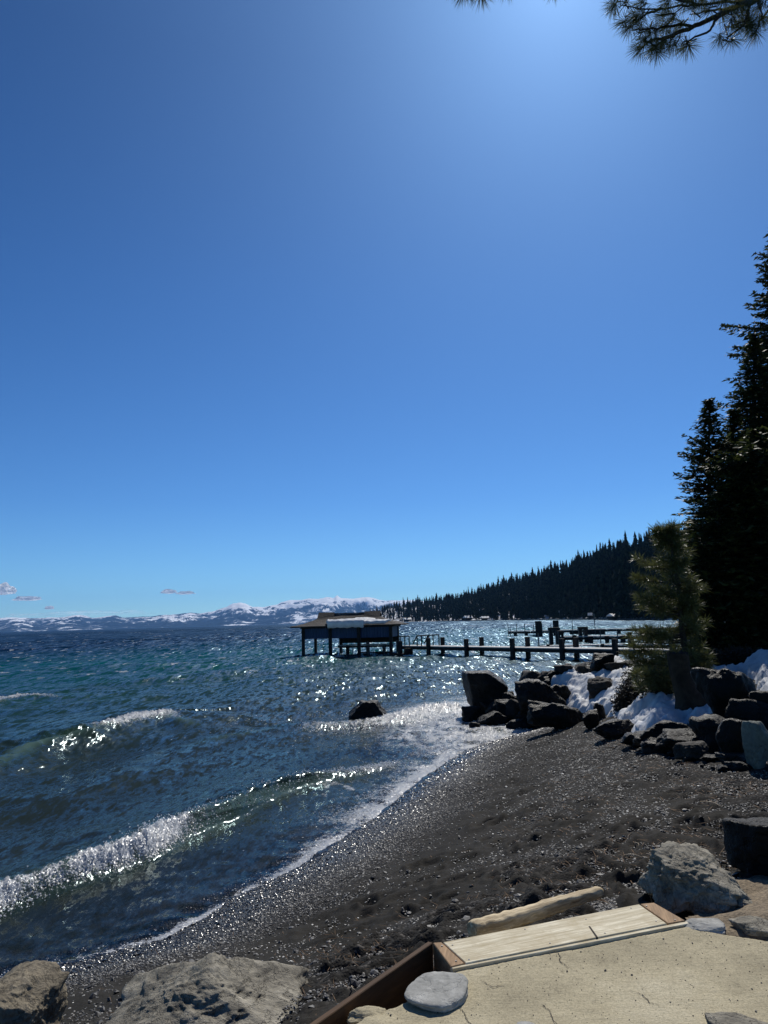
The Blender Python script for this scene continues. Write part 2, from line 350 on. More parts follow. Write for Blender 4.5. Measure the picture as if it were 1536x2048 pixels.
GRV = np.clip(1.1 * (1 - sstep(1.2, 2.3, dS + .5 * fbm(X * .7, Y * .7, 3, 8))) + sstep(.1, .5, fbm(X * .55, Y * .55, 3, 55)) * .5 + .7 * sstep(-1.6, -.3, dB), 0, 1)
me = mesh_np('beach', np.stack([X, Y, Z], -1).reshape(-1, 3), grid_faces(nr, nc), M['sand'], {'wet': WET, 'gravel': GRV, 'film': sstep(1.0, .1, dS) * sstep(11, 14, Y) * sstep(-.5, .5, fbm(X * .5, Y * .5, 2, 99) + .3)})
beach = link('beach', me); tag(beach, kind='structure', label='dark volcanic sand and gravel beach rising to the rocky bank')
# ------------------------------------------------------------------ water
nr1, nr2, nc = 800, 200, 900
R1 = 4.5 * (220 / 4.5) ** (np.arange(nr1) / nr1); R2 = 220 * (24500 / 220) ** (np.arange(nr2) / (nr2 - 1)); Rw = np.concatenate([R1, R2])
A_ = np.radians(np.linspace(-41, 41, nc)); nr = nr1 + nr2
X = Rw[:, None] * np.sin(A_)[None, :]; Y = Rw[:, None] * np.cos(A_)[None, :]; RR = Rw[:, None] + 0 * X
dS, lonS = poly_dist(X[:nr1], Y[:nr1], SHORE); off = np.full(X.shape, 300.0); off[:nr1] = -dS
Z = np.zeros_like(X); DX = np.zeros_like(X); DY = np.zeros_like(X)
cell = RR * 0.0049
rw = np.random.RandomState(3)
shoal = sstep(0.2, 7.0, off)
nW = 84
for i in range(nW):
    lam = 0.28 * (11.0 / 0.28) ** (i / (nW - 1)) * rw.uniform(.93, 1.07); k = 2 * math.pi / lam
    base = math.radians(-28); th = base + rw.normal(0, .55 if lam < 2.5 else .3); kx, ky = math.cos(th), math.sin(th)
    sl_ = (0.019 if lam < 1.2 else 0.024 if lam < 5 else 0.018) * rw.uniform(.6, 1.4); a = sl_ / k
    ph = rw.uniform(0, 6.28); filt = 1 - sstep(0.12, 0.30, cell / lam)
    rows = np.where(filt[:, 0] > 0)[0]
    if len(rows) == 0: continue
    e = rows[-1] + 1; amp = a * filt[:e] * (0.12 + .88 * shoal[:e]) if lam < 3 else a * filt[:e] * (.05 + .95 * shoal[:e])
    # the phase is warped a little so that long crests wander
    arg = k * (kx * X[:e] + ky * Y[:e]) + ph
    s_, c_ = np.sin(arg), np.cos(arg)
    Z[:e] += amp * c_; DX[:e] -= amp * kx * s_ * .9; DY[:e] -= amp * ky * s_ * .9
gust = 0.75 + 0.5 * sstep(-.5, .5, fbm(X[:nr1] * .09, Y[:nr1] * .05, 3, 40)); Z[:nr1] *= gust
FOAM = np.zeros_like(X); THIN = np.zeros_like(X)
def breaker(pts, zc, amps, wf, wb, foam, fwid, seed):
    """pts: crest px; amps / foam: values per point"""
    global Z
    P = [tuple(at_z(x, y, zc)[:2]) for x, y in pts]
    e = np.searchsorted(Rw, max(math.hypot(*q) for q in P) + 6)
    d, lon = poly_dist(X[:e], Y[:e], P)
    ls = [0]
    for i in range(len(P) - 1): ls.append(ls[-1] + math.dist(P[i], P[i + 1]))
    am = np.interp(lon, ls, amps); fo = np.interp(lon, ls, foam)
    d = d + .10 * fbm(X[:e] * .8, Y[:e] * .8, 3, seed)
    prof = np.where(d > 0, np.exp(-(d / wf) ** 2), np.exp(-(-d / wb) ** 1.6))
    endf = sstep(0, .6, lon) * sstep(0, .6, ls[-1] - lon) if amps[0] == 0 else sstep(0, .3, ls[-1] - lon)
    Z[:e] += am * prof * endf * (1 + .18 * fbm(X[:e] * 2.2, Y[:e] * 2.2, 3, seed + 3))
    lump = fbm(X[:e] * 5, Y[:e] * 5, 4, seed + 5)
    f = fo * np.exp(-((d - .06) / fwid) ** 2) * sstep(-.75, .3, lump + fo * .5) * endf
    Z[:e] += f * .10 * np.abs(fbm(X[:e] * 9, Y[:e] * 9, 4, seed + 9)) * (1.0 if wf < .5 else 1.4)
    FOAM[:e] = np.maximum(FOAM[:e], f)
    THIN[:e] = np.maximum(THIN[:e], np.exp(-((d - .08) / .22) ** 2) * np.clip(am * 4, 0, 1) * endf)
    return P, ls
BRK = [(-160, 1850), (-60, 1815), (0, 1792), (60, 1770), (130, 1748), (200, 1722), (270, 1693), (330, 1662), (370, 1646), (450, 1616), (540, 1574), (600, 1552), (660, 1540), (730, 1528), (790, 1512)]
BRK_P, BRK_L = breaker(BRK, .16, [.19, .22, .23, .21, .22, .25, .26, .28, .27, .26, .25, .22, .13, .07, .0], .16, .95, [1, 1, 1, .55, .6, .95, 1, 1, .5, .0, .0, .05, .25, .5, .4], .17, 100)
breaker([(-200, 1600), (-100, 1560), (0, 1520), (70, 1496), (150, 1476), (210, 1458), (270, 1436), (330, 1428), (370, 1436), (430, 1440)], .25, [.34, .36, .38, .40, .40, .38, .36, .28, .14, 0], .75, 1.9, [0, 0, .1, .05, .05, .75, 1.0, .7, .15, 0], .42, 200)
breaker([(-60, 1418), (0, 1400), (40, 1392), (90, 1388), (150, 1392)], .2, [.2, .24, .24, .14, 0], .9, 1.5, [.3, .7, 1.0, .6, 0], .38, 300)
breaker([(560, 1468), (640, 1452), (700, 1448), (790, 1438), (860, 1420), (930, 1412)], .1, [0, .08, .1, .16, .2, .16], .5, .9, [.1, .5, .5, .9, 1, 1], .75, 400)
breaker([(330, 1500), (450, 1470), (560, 1450), (640, 1440)], .1, [0, .12, .14, 0], .6, 1.1, [0, 0, 0, 0], .3, 450)
# lace of foam washing up the shore
SW = [tuple(at_z(x, y, 0)[:2]) for x, y in [(600, 1735), (680, 1680), (750, 1620), (830, 1560), (900, 1505), (960, 1470), (1050, 1462)]]
e = np.searchsorted(Rw, 40)
Xe, Ye = X[:e], Y[:e]; de = -off[:e]
lonf = np.interp(lonS[:e], [0, 1], [0, 1])
line_w = np.interp(Ye, [5, 8.5, 10, 12, 14, 18, 21], [.03, .05, .11, .55, .45, .75, 3.0])
patch = sstep(-.25, .35, fbm(Xe * 2.1, Ye * 1.1, 4, 61) + .25)
lace = np.exp(-np.clip(-de, 0, 99) / (line_w + 1e-6)) * (de < .06)
lace = lace * np.where(Ye > 10.2, .45 + .55 * patch, 1) * sstep(6.8, 8.2, Ye)
grp = np.exp(-(((Xe - 1.6) / 1.9) ** 2 + ((Ye - 20.3) / 3.0) ** 2)); grp2 = np.exp(-(((Xe + .6) / 1.1) ** 2 + ((Ye - 14.2) / 1.2) ** 2))
pt = fbm(Xe * 3.2, Ye * 1.7, 5, 71)
FOAM[:e] = np.maximum(FOAM[:e], np.maximum(lace, np.maximum(grp * sstep(-.35, .3, pt), .55 * grp2 * sstep(.0, .5, pt))))
Z[:e] += .02 * lace + grp * .05 * np.abs(pt)
# whitecaps out on the lake
wc = sstep(.52, .8, fbm(X[:nr1] * 1.1, Y[:nr1] * .5, 4, 81) + 1.2 * Z[:nr1]) * sstep(30, 60, RR[:nr1]) * .7
FOAM[:nr1] = np.maximum(FOAM[:nr1], wc)
e2 = nr - nr1; q = fbm(X[nr1:] * .25 / (1 + RR[nr1:] / 900), Y[nr1:] * .05 / (1 + RR[nr1:] / 900), 3, 83); FOAM[nr1:] = sstep(.6, .85, q) * .7 * (1 - sstep(400, 1500, RR[nr1:]))
edge = sstep(-.3, .9, off); Zl = Z * (.15 + .85 * edge)
Zl[:e] += .045 * (fbm(Xe * .75, Ye * .75, 3, 123) + .35 * fbm(Xe * 3, Ye * 3, 2, 124)) * np.exp(-(off[:e] / 1.2) ** 2)
# the last film of water climbs the shore with the swash
V = np.stack([X + DX, Y + DY, Zl + .012], -1).reshape(-1, 3)
DEP = np.clip(np.interp(off, [-2, 0, 1.2, 3, 8, 30], [0, 0, .2, .55, 1.9, 9]), 0, 12)
m, nt, p, o = newmat('lake_water'); nt.nodes.remove(p); v = pos(nt)
cd = ramp(nt, math_n(nt, 'MULTIPLY', attr(nt, 'off'), 1 / 110.0, True),
          [(0.0, (0.024, 0.028, 0.023)), (0.07, (0.028, 0.044, 0.036)), (0.16, (0.022, 0.070, 0.062)), (0.26, (0.008, 0.088, 0.090)), (0.42, (0.002, 0.100, 0.118)), (0.62, (0.001, 0.058, 0.095)), (0.95, (0.001, 0.022, 0.060))]).outputs[0]
nA = tex_noise(nt, mapping(nt, v, (0.05, 0.12, 1)), 1.0, 4, 0.6)
cd = mixc(nt, 1.0, cd, ramp(nt, nA.outputs[0], [(0.3, g(0.75)), (0.7, g(1.2))]).outputs[0], 'MULTIPLY')
cd = mixc(nt, math_n(nt, 'MULTIPLY', attr(nt, 'thin'), .8), cd, (0.045, 0.12, 0.065))  # green of sunlight through thin crests, mixed into the body colour
# ripples: bands of wavelets, each size ruling at its own distance from the beach
ln = N(nt, 'ShaderNodeVectorMath', operation='LENGTH'); L(nt, v, ln.inputs[0]); lr = math_n(nt, 'LOGARITHM', ln.outputs['Value'], 10.0)
acc = None
for bi, (r0_, fs, ay, amp) in enumerate([(7, 26, .45, .8), (16, 12, .28, 1.1), (36, 5.5, .2, 1.9), (85, 2.5, .10, 2.9), (220, 1.1, .05, 3.4), (650, .42, .022, 3.4), (2200, .14, .009, 2.4), (9000, .045, .004, 2.2)]):
    tx = tex_noise(nt, mapping(nt, v, (fs, fs * ay, 1), (0, 0, math.radians(8))), 1.0, 2, .62, .2)
    wgt = N(nt, 'ShaderNodeMapRange'); c0 = math.log10(r0_); L(nt, math_n(nt, 'ABSOLUTE', math_n(nt, 'SUBTRACT', lr, c0)), wgt.inputs[0])
    wgt.inputs[1].default_value = 0.0; wgt.inputs[2].default_value = .46; wgt.inputs[3].default_value = amp; wgt.inputs[4].default_value = 0
    sb = N(nt, 'ShaderNodeVectorMath', operation='SUBTRACT'); L(nt, tx.outputs['Color'], sb.inputs[0]); sb.inputs[1].default_value = (.5, .5, .5)
    sc_ = N(nt, 'ShaderNodeVectorMath', operation='SCALE'); L(nt, sb.outputs[0], sc_.inputs[0]); L(nt, wgt.outputs[0], sc_.inputs['Scale'])
    if acc is None: acc = sc_.outputs[0]
    else:
        ad = N(nt, 'ShaderNodeVectorMath', operation='ADD'); L(nt, acc, ad.inputs[0]); L(nt, sc_.outputs[0], ad.inputs[1]); acc = ad.outputs[0]
sc_ = N(nt, 'ShaderNodeVectorMath', operation='SCALE'); L(nt, acc, sc_.inputs[0]); L(nt, attr(nt, 'chop'), sc_.inputs['Scale'])
ml = N(nt, 'ShaderNodeVectorMath', operation='MULTIPLY'); L(nt, sc_.outputs[0], ml.inputs[0]); ml.inputs[1].default_value = (.8, 1.15, 0)
ad = N(nt, 'ShaderNodeVectorMath', operation='ADD'); L(nt, ml.outputs[0], ad.inputs[0]); L(nt, N(nt, 'ShaderNodeNewGeometry').outputs['Normal'], ad.inputs[1])
nz = N(nt, 'ShaderNodeVectorMath', operation='NORMALIZE'); L(nt, ad.outputs[0], nz.inputs[0]); nb = nz.outputs[0]
dif = N(nt, 'ShaderNodeBsdfDiffuse'); L(nt, cd, dif.inputs[0])
trl = N(nt, 'ShaderNodeBsdfTranslucent'); L(nt, cd, trl.inputs[0]); L(nt, nb, trl.inputs['Normal'])
body = N(nt, 'ShaderNodeMixShader'); body.inputs[0].default_value = .35; L(nt, dif.outputs[0], body.inputs[1]); L(nt, trl.outputs[0], body.inputs[2])
trp = N(nt, 'ShaderNodeBsdfTransparent'); trp.inputs[0].default_value = (0.56, 0.56, 0.60, 1)
mx1 = N(nt, 'ShaderNodeMixShader'); L(nt, ramp(nt, attr(nt, 'opac'), [(0, g(0.0)), (1, g(1.0))]).outputs[0], mx1.inputs[0]); L(nt, trp.outputs[0], mx1.inputs[1]); L(nt, body.outputs[0], mx1.inputs[2])
gl = N(nt, 'ShaderNodeBsdfGlossy'); gl.inputs['Roughness'].default_value = 0.18; gl.inputs['Color'].default_value = (.50, .58, .66, 1); L(nt, mixc(nt, ramp(nt, math_n(nt, 'MULTIPLY', lr, .25), [(.25, g(0)), (.5, g(1))]).outputs[0], (.45, .53, .54), (.18, .26, .33)), gl.inputs['Color']); L(nt, ramp(nt, math_n(nt, 'MULTIPLY', lr, .25), [(.3, g(.15)), (.48, g(.27))]).outputs[0], gl.inputs['Roughness']); L(nt, nb, gl.inputs['Normal'])  # reflections tinted darker farther out, standing in for waves masking one another
fr = N(nt, 'ShaderNodeFresnel'); fr.inputs['IOR'].default_value = 1.333; L(nt, nb, fr.inputs['Normal'])
mx2 = N(nt, 'ShaderNodeMixShader'); L(nt, fr.outputs[0], mx2.inputs[0]); L(nt, mx1.outputs[0], mx2.inputs[1]); L(nt, gl.outputs[0], mx2.inputs[2])
fm = N(nt, 'ShaderNodeBsdfPrincipled'); fm.inputs['Base Color'].default_value = (.80, .82, .84, 1); fm.inputs['Roughness'].default_value = .28
fn = tex_noise(nt, v, 16, 6, .7, .6); fn2 = tex_noise(nt, v, 42, 3, .7); L(nt, bump(nt, math_n(nt, 'ADD', fn.outputs[0], math_n(nt, 'MULTIPLY', fn2.outputs[0], .4)), 1.0, .12), fm.inputs['Normal'])
fmix = math_n(nt, 'ADD', math_n(nt, 'MULTIPLY', fn.outputs[0], .5), math_n(nt, 'MULTIPLY', fn2.outputs[0], .5))
ff = math_n(nt, 'ADD', attr(nt, 'foam'), math_n(nt, 'MULTIPLY', math_n(nt, 'SUBTRACT', fmix, .5), 3.6))
ff = math_n(nt, 'MULTIPLY', ramp(nt, ff, [(0.38, g(0)), (0.56, g(1))]).outputs[0], ramp(nt, attr(nt, 'foam'), [(0.03, g(0)), (0.25, g(1))]).outputs[0])
fs_ = N(nt, 'ShaderNodeTexNoise'); fs_.inputs['Scale'].default_value = 38; fs_.inputs['Detail'].default_value = 2; L(nt, v, fs_.inputs['Vector'])
fsb = N(nt, 'ShaderNodeVectorMath', operation='SUBTRACT'); L(nt, fs_.outputs['Color'], fsb.inputs[0]); fsb.inputs[1].default_value = (.5, .5, .5)
fsc = N(nt, 'ShaderNodeVectorMath', operation='SCALE'); L(nt, fsb.outputs[0], fsc.inputs[0]); fsc.inputs['Scale'].default_value = 2.6
fsa = N(nt, 'ShaderNodeVectorMath', operation='ADD'); L(nt, fsc.outputs[0], fsa.inputs[0]); L(nt, N(nt, 'ShaderNodeNewGeometry').outputs['Normal'], fsa.inputs[1])
fsn = N(nt, 'ShaderNodeVectorMath', operation='NORMALIZE'); L(nt, fsa.outputs[0], fsn.inputs[0]); L(nt, fsn.outputs[0], fm.inputs['Normal']); fm.inputs['Specular IOR Level'].default_value = .7
mx3 = N(nt, 'ShaderNodeMixShader'); L(nt, ff, mx3.inputs[0]); ft_ = N(nt, 'ShaderNodeBsdfTranslucent'); ft_.inputs[0].default_value = (.85, .88, .9, 1); fx_ = N(nt, 'ShaderNodeMixShader'); fx_.inputs[0].default_value = .5; L(nt, fm.outputs[0], fx_.inputs[1]); L(nt, ft_.outputs[0], fx_.inputs[2]); L(nt, mx2.outputs[0], mx3.inputs[1]); L(nt, fx_.outputs[0], mx3.inputs[2])
L(nt, mx3.outputs[0], o.inputs[0]); M['water'] = m
OPAC = (1 - np.exp(-DEP / .38)) * (1 - .62 * np.clip(THIN, 0, 1) * (RR < 30))
CHOP = .55 + .45 * sstep(0, 5, off)
me = mesh_np('lake_water', V, grid_faces(nr, nc), M['water'], {'foam': FOAM, 'off': off, 'opac': OPAC, 'chop': CHOP, 'thin': THIN, 'farw': sstep(25, 120, RR)})
water = link('lake_water', me); tag(water, kind='structure', label='wind chopped blue green lake water glittering under the sun')
m, nt, p, o = newmat('old_concrete'); v = pos(nt)
n1 = tex_noise(nt, v, 1.6, 7, .65); n2 = tex_noise(nt, v, 95, 5, .8); n3 = tex_noise(nt, mapping(nt, v, (3, 26, 1), (0, 0, -.35)), 2.0, 6, .7, .5); n4 = tex_noise(nt, v, 190, 2, .6)
c = ramp(nt, n1.outputs[0], [(0.3, (0.33, 0.285, 0.185)), (0.5, (0.50, 0.435, 0.285)), (0.7, (0.59, 0.525, 0.365))]).outputs[0]
c = mixc(nt, .75, c, ramp(nt, n2.outputs[0], [(0.3, g(.38)), (0.48, g(.9)), (0.7, g(1.35))]).outputs[0], 'MULTIPLY')
c = mixc(nt, .22, c, ramp(nt, n3.outputs[0], [(0.35, g(.7)), (0.55, g(1.05))]).outputs[0], 'MULTIPLY')
c = mixc(nt, ramp(nt, n4.outputs[0], [(0.60, g(0)), (0.68, g(.8))]).outputs[0], c, (.07, .06, .045))
vc = N(nt, 'ShaderNodeTexVoronoi', feature='DISTANCE_TO_EDGE'); vc.inputs['Scale'].default_value = .75
av = N(nt, 'ShaderNodeVectorMath', operation='ADD'); L(nt, v, av.inputs[0]); nd = tex_noise(nt, v, 2.6, 7, .65); L(nt, nd.outputs['Color'], av.inputs[1]); L(nt, av.outputs[0], vc.inputs['Vector'])
ck = ramp(nt, vc.outputs['Distance'], [(0.0, g(0)), (0.002, g(0)), (0.006, g(1))]).outputs[0]
gate = ramp(nt, tex_noise(nt, v, 1.1, 2).outputs[0], [(0.56, g(1)), (0.62, g(0))]).outputs[0]
ck = math_n(nt, 'MAXIMUM', ck, gate); c = mixc(nt, ck, (.06, .05, .035), c)
L(nt, c, p.inputs['Base Color']); p.inputs['Roughness'].default_value = .9; p.inputs['Specular IOR Level'].default_value = .2
h = math_n(nt, 'ADD', math_n(nt, 'MULTIPLY', n2.outputs[0], .5), math_n(nt, 'ADD', math_n(nt, 'MULTIPLY', n3.outputs[0], .5), math_n(nt, 'MULTIPLY', ck, .5)))
L(nt, bump(nt, h, .8, .008), p.inputs['Normal']); M['concrete'] = m
# ------------------------------------------------------------------ rocks
def rock(name, label, cat, px, pbase, wpx, hpx, mat, seed, sub=4, rot=0.0, depth=0.8, planes=None, sink=0.12, n=0.07, dist=None, group=None, z=None, pw=26, cuts=11, rng=(.62, .96), crag=.05):
    """px, pbase: where its foot shows in the photo; the size is real, from the size it shows at its distance"""
    if z is not None: P = at_z(px, pbase, z)
    elif dist is not None: P = at_y(px, pbase, dist)
    else: P = place(px, pbase)
    d = math.hypot(P[0], P[1]); D = P[1] * math.cos(PITCH) + (P[2] - CH) * math.sin(PITCH)
    w = wpx / FPX * D; h = hpx / FPX * D * 1.02
    r = random.Random(seed)
    bm = bmesh.new(); bmesh.ops.create_icosphere(bm, subdivisions=sub, radius=1.0)
    if planes is None:
        planes = []
        for i in range(cuts):
            v = Vector((r.gauss(0, 1), r.gauss(0, 1), r.gauss(0, .8))).normalized(); planes.append((v, r.uniform(*rng)))
    else: planes = [(Vector(a).normalized(), b) for a, b in planes]
    planes += [(Vector(a), 1.0) for a in ((1, 0, 0), (-1, 0, 0), (0, 0, 1), (0, 0, -1), (0, 1, 0), (0, -1, 0))]
    o3 = Vector((seed * 3.1, seed * 1.7, seed * .9))
    for v in bm.verts:
        u = v.co.normalized(); s = 0
        for a, b in planes:
            q = u.dot(a) / b
            if q > 0: s += q ** pw
        rr = s ** (-1 / pw)
        f = mnoise.fractal(u * 1.6 + o3, 0.9, 2.1, 5); f2 = mnoise.fractal(u * 5.5 + o3, 0.8, 2.2, 4)
        f3 = abs(mnoise.noise(u * 2.7 + o3 * 1.3)) + .5 * abs(mnoise.noise(u * 6.1 - o3)); f4 = mnoise.cell(u * 3.3 + o3)
        v.co = u * rr * (1 + n * f * 1.7 + n * .55 * f2 - crag * (f3 - .25) + crag * .12 * f4)
    mn = [min(v.co[i] for v in bm.verts) for i in range(3)]; mx = [max(v.co[i] for v in bm.verts) for i in range(3)]
    dp = w * depth; k = h * sink; R = Matrix.Rotation(rot, 3, 'Z')
    for v in bm.verts:
        c = v.co; q = Vector(((c.x - mn[0]) / (mx[0] - mn[0]) - .5, (c.y - mn[1]) / (mx[1] - mn[1]) - .5, (c.z - mn[2]) / (mx[2] - mn[2])))
        v.co = R @ Vector((q.x * w, q.y * dp, 0)) + Vector((0, 0, q.z * (h + k) - k))
    me = bpy.data.meshes.new(name); bm.to_mesh(me); bm.free(); me.polygons.foreach_set('use_smooth', [True] * len(me.polygons)); me.materials.append(M[mat])
    u = np.array([P[0], P[1]]) / d * dp * .42
    o = link(name, me, loc=(P[0] + u[0], P[1] + u[1], P[2])); tag(o, label, cat, group); return o
WEDGE = [((-1, -.1, -.16), .80), ((0, 0, 1), .9), ((.55, -.1, .8), .78), ((.85, -.2, -.45), .72), ((-.35, -.9, -.1), .8), ((.35, -.9, .25), .82), ((.9, 0, .3), .95), ((0, -.6, -.8), .9), ((-.6, 0, -.8), .85), ((0, 1, 0), .9)]
G1 = 'boulders piled on the rocky point'
RK = [
 ('boulder', 'biggest black wedge shaped boulder at the lake end of the rocky point', 976, 1432, 94, 84, 'basalt', 11, dict(planes=WEDGE, sub=5, depth=.9, n=.03)),
 ('boulder', 'large black block with a flat top, right of the wedge shaped boulder', 1082, 1446, 104, 82, 'basalt', 12, dict(sub=5, pw=22)),
 ('boulder', 'brown cracked slab leaning above the flat topped black block', 1064, 1386, 62, 42, 'brownrock', 13, dict(depth=1.0)),
 ('boulder', 'rounded brown rock on the skyline of the point behind the snow tip', 1097, 1372, 46, 28, 'brownrock', 14, {}),
 ('boulder', 'low grey brown ledge rock nearest the pier posts', 1140, 1357, 62, 26, 'brownrock', 15, {}),
 ('boulder', 'small brown rock between the ledge rock and the pointed dark rock', 1176, 1350, 40, 18, 'brownrock', 16, {}),
 ('boulder', 'pointed dark rock under the pier posts', 1203, 1348, 48, 40, 'basalt', 17, {}),
 ('boulder', 'flat brown rock right of the pointed dark rock', 1240, 1346, 56, 20, 'brownrock', 18, {}),
 ('boulder', 'cracked dark boulder ringed by sunlit snow', 1210, 1400, 62, 44, 'brownrock', 19, dict(sub=5)),
 ('boulder', 'wide low black boulder at the edge of the gravel below the snow', 1118, 1462, 122, 56, 'basalt', 20, dict(sub=5, depth=.6)),
 ('boulder', 'small upright dark rock just below the snow tongue', 1182, 1460, 34, 38, 'basalt', 21, {}),
 ('boulder', 'knob of dark rock poking through the snow tongue', 1200, 1440, 24, 32, 'basalt', 22, {}),
 ('boulder', 'dark angular boulder where gravel meets the lower snow bank', 1228, 1480, 88, 36, 'basalt', 23, dict(sub=5)),
 ('boulder', 'black rock at the foot of the wedge boulder in the wash', 944, 1447, 40, 32, 'basalt', 24, {}),
 ('boulder', 'wet black rock beneath the wedge boulder', 985, 1455, 62, 30, 'basalt', 25, {}),
 ('boulder', 'jumbled brown rock between wedge boulder and flat topped block', 1030, 1440, 42, 40, 'brownrock', 26, {}),
 ('boulder', 'small pale edged rock wedged high between the two biggest boulders', 1018, 1404, 26, 20, 'brownrock', 27, {}),
 ('boulder', 'low wet rock at the seaward toe of the gravel spit', 1040, 1462, 60, 20, 'basalt', 28, {}),
 ('boulder', 'big tilted black boulder on the shaded bank below the firs', 1462, 1462, 120, 122, 'basalt', 31, dict(sub=5, rot=.3)),
 ('boulder', 'dark rounded boulder in deep shade under the blue snow', 1366, 1512, 110, 44, 'basalt', 32, dict(sub=5)),
 ('boulder', 'dappled grey rock half buried where the shade meets the gravel', 1388, 1524, 78, 34, 'brownrock', 33, dict(sub=5)),
 ('boulder', 'tall black block between the dappled rock and the green grey boulder', 1468, 1526, 66, 84, 'basalt', 34, {}),
 ('boulder', 'smooth green grey boulder at the right border in shade', 1524, 1540, 62, 92, 'greenrock', 35, dict(sub=5, n=.02)),
 ('boulder', 'black boulder above the green grey boulder at the right border', 1540, 1462, 80, 76, 'basalt', 36, {}),
 ('boulder', 'small dark rock between two snow patches on the shaded bank', 1425, 1466, 48, 34, 'basalt', 37, {}),
 ('boulder', 'dark rock left of the stump foot among the brush', 1290, 1392, 44, 30, 'basalt', 38, {}),
 ('boulder', 'dark rock below the right snow bank beside the stump', 1408, 1392, 56, 42, 'basalt', 39, {}),
 ('boulder', 'long black boulder under the lower edge of the blue snow bank', 1332, 1500, 118, 52, 'basalt', 42, dict(sub=5)),
 ('boulder', 'black boulder squeezed between the tilted boulder and the tall black block', 1436, 1504, 88, 66, 'basalt', 43, {}),
 ('boulder', 'black boulder filling the gap above the green grey boulder', 1496, 1478, 96, 74, 'basalt', 44, {}),
 ('boulder', 'low black rock at the top of the beach beneath the snow edge', 1300, 1500, 70, 26, 'basalt', 40, {}),
]
for nm, lb, px, pb, w, h, mt, sd, kw in RK: rock(nm, lb, 'boulder', px, pb, w, h, mt, sd, group=G1, **kw)
rr_ = random.Random(9)
for i in range(30):
    if i < 16: px, pb, w = rr_.uniform(985, 1120), rr_.uniform(1412, 1454), rr_.uniform(34, 62)
    elif i < 20: px, pb, w = rr_.uniform(1040, 1120), rr_.uniform(1368, 1395), rr_.uniform(28, 48)
    else: px = rr_.uniform(1270, 1540); pb = 1478 + (px - 1270) * .24 + rr_.uniform(-8, 10); w = rr_.uniform(38, 74)
    hk = rr_.uniform(.55, .85) if i < 20 else rr_.uniform(.3, .42)
    rock('boulder', ['knee high black boulder packed behind the wet rocks at the foot of the point', 'black boulder showing between the brown slab and the rounded brown rock on the point', 'black boulder lining the foot of the shaded bank along the top of the beach'][0 if i < 16 else 1 if i < 20 else 2], 'boulder', px, pb + (8 if i >= 20 else 0), w, w * hk, 'basalt', 500 + i, sub=4, group='black boulders packing the rock pile', depth=.9, rot=rr_.uniform(-.5, .5))
for i in range(46):      # cobbles that fill the gaps of the point
    a = rr_.random()
    if i < 26: px, pb, w = rr_.uniform(925, 1130), rr_.uniform(1425, 1462), rr_.uniform(9, 24)
    elif i < 36: px, pb, w = rr_.uniform(1130, 1260), rr_.uniform(1340, 1352) + 0, rr_.uniform(10, 24)
    else: px = rr_.uniform(1250, 1480); pb = 1480 + (px - 1250) * .28 + rr_.uniform(-4, 12); w = rr_.uniform(8, 22)
    rock('cobble', 'fist to head sized dark stone filling gaps along the foot of the boulder pile', 'stone', px, pb, w, w * rr_.uniform(.5, .8), 'basalt' if rr_.random() < .75 else 'brownrock', 300 + i, sub=3, group='stones filling the boulder pile', depth=1.0)
CRAG = [((-.9, -.3, .25), .7), ((-.2, -.9, .35), .72), ((.5, -.7, .5), .7), ((.75, 0, .55), .74), ((-.2, .2, 1), .82), ((.9, .3, .1), .8), ((0, .9, .3), .8), ((-.55, -.8, -.1), .85)]
rock('boulder', 'dark lone rock awash in the shallows left of the point', 'boulder', 737, 1449, 84, 44, 'basalt', 41, sub=5, dist=at_z(737, 1446, 0)[1], planes=[((0, 0, 1), .72), ((-.75, -.1, .6), .72), ((.85, -.1, .45), .74), ((0, -1, .2), .75), ((0, .8, .3), .8)], n=.07, sink=.35)
rock('boulder', 'craggy grey boulder standing behind the plank edging', 'boulder', 1392, 1832, 186, 92, 'greyrock', 51, sub=6, z=1.38, planes=[((-1, -.2, .22), .66), ((-.15, -.38, .92), .46), ((.5, -.35, .85), .5), ((.2, .3, 1), .82), ((.9, -.1, .5), .72), ((-.3, .9, .3), .8), ((-.5, -.9, .3), .62)], n=.09, depth=1.35, sink=.2, pw=26, crag=.2)
rock('boulder', 'lower cracked grey boulder leaning against the craggy one', 'boulder', 1460, 1830, 108, 44, 'greyrock', 52, sub=6, z=1.40, n=.11, depth=1.0, sink=.2, crag=.24, planes=[((-.1, -.6, .9), .5), ((.5, -.4, .8), .6), ((.9, 0, .3), .8), ((-.8, -.4, .4), .7)])
rock('boulder', 'dark rounded boulder with a lit top cut by the right border above the dirt', 'boulder', 1536, 1748, 130, 92, 'basalt', 53, sub=5, z=1.42, n=.04, depth=.9, planes=[((0, .1, 1), .7), ((-.9, -.3, .1), .8), ((-.4, -.9, -.15), .8), ((.3, -.9, 0), .85)])
rock('flat_stone', 'flat grey stone set in the pad edge below the craggy boulder', 'stone', 1404, 1866, 96, 12, 'flatstone', 54, sub=5, z=1.44, depth=.85, n=.05, sink=.6, pw=14)
rock('flat_stone', 'flat cracked grey stone set in the pad edge at the right border', 'stone', 1512, 1868, 80, 14, 'greyrock', 55, sub=5, z=1.44, depth=.95, n=.05, sink=.6, pw=14)
rock('flat_stone', 'pale smooth flat stone beside the corner of the wooden edging', 'stone', 876, 2032, 138, 26, 'flatstone', 56, sub=5, z=1.43, depth=1.08, n=.03, sink=.15, pw=6, crag=.03,
     planes=[((0, 0, 1), .62), ((-.9, .5, .1), .84), ((.8, -.6, 0), .92), ((-.7, -.7, -.3), .86)])
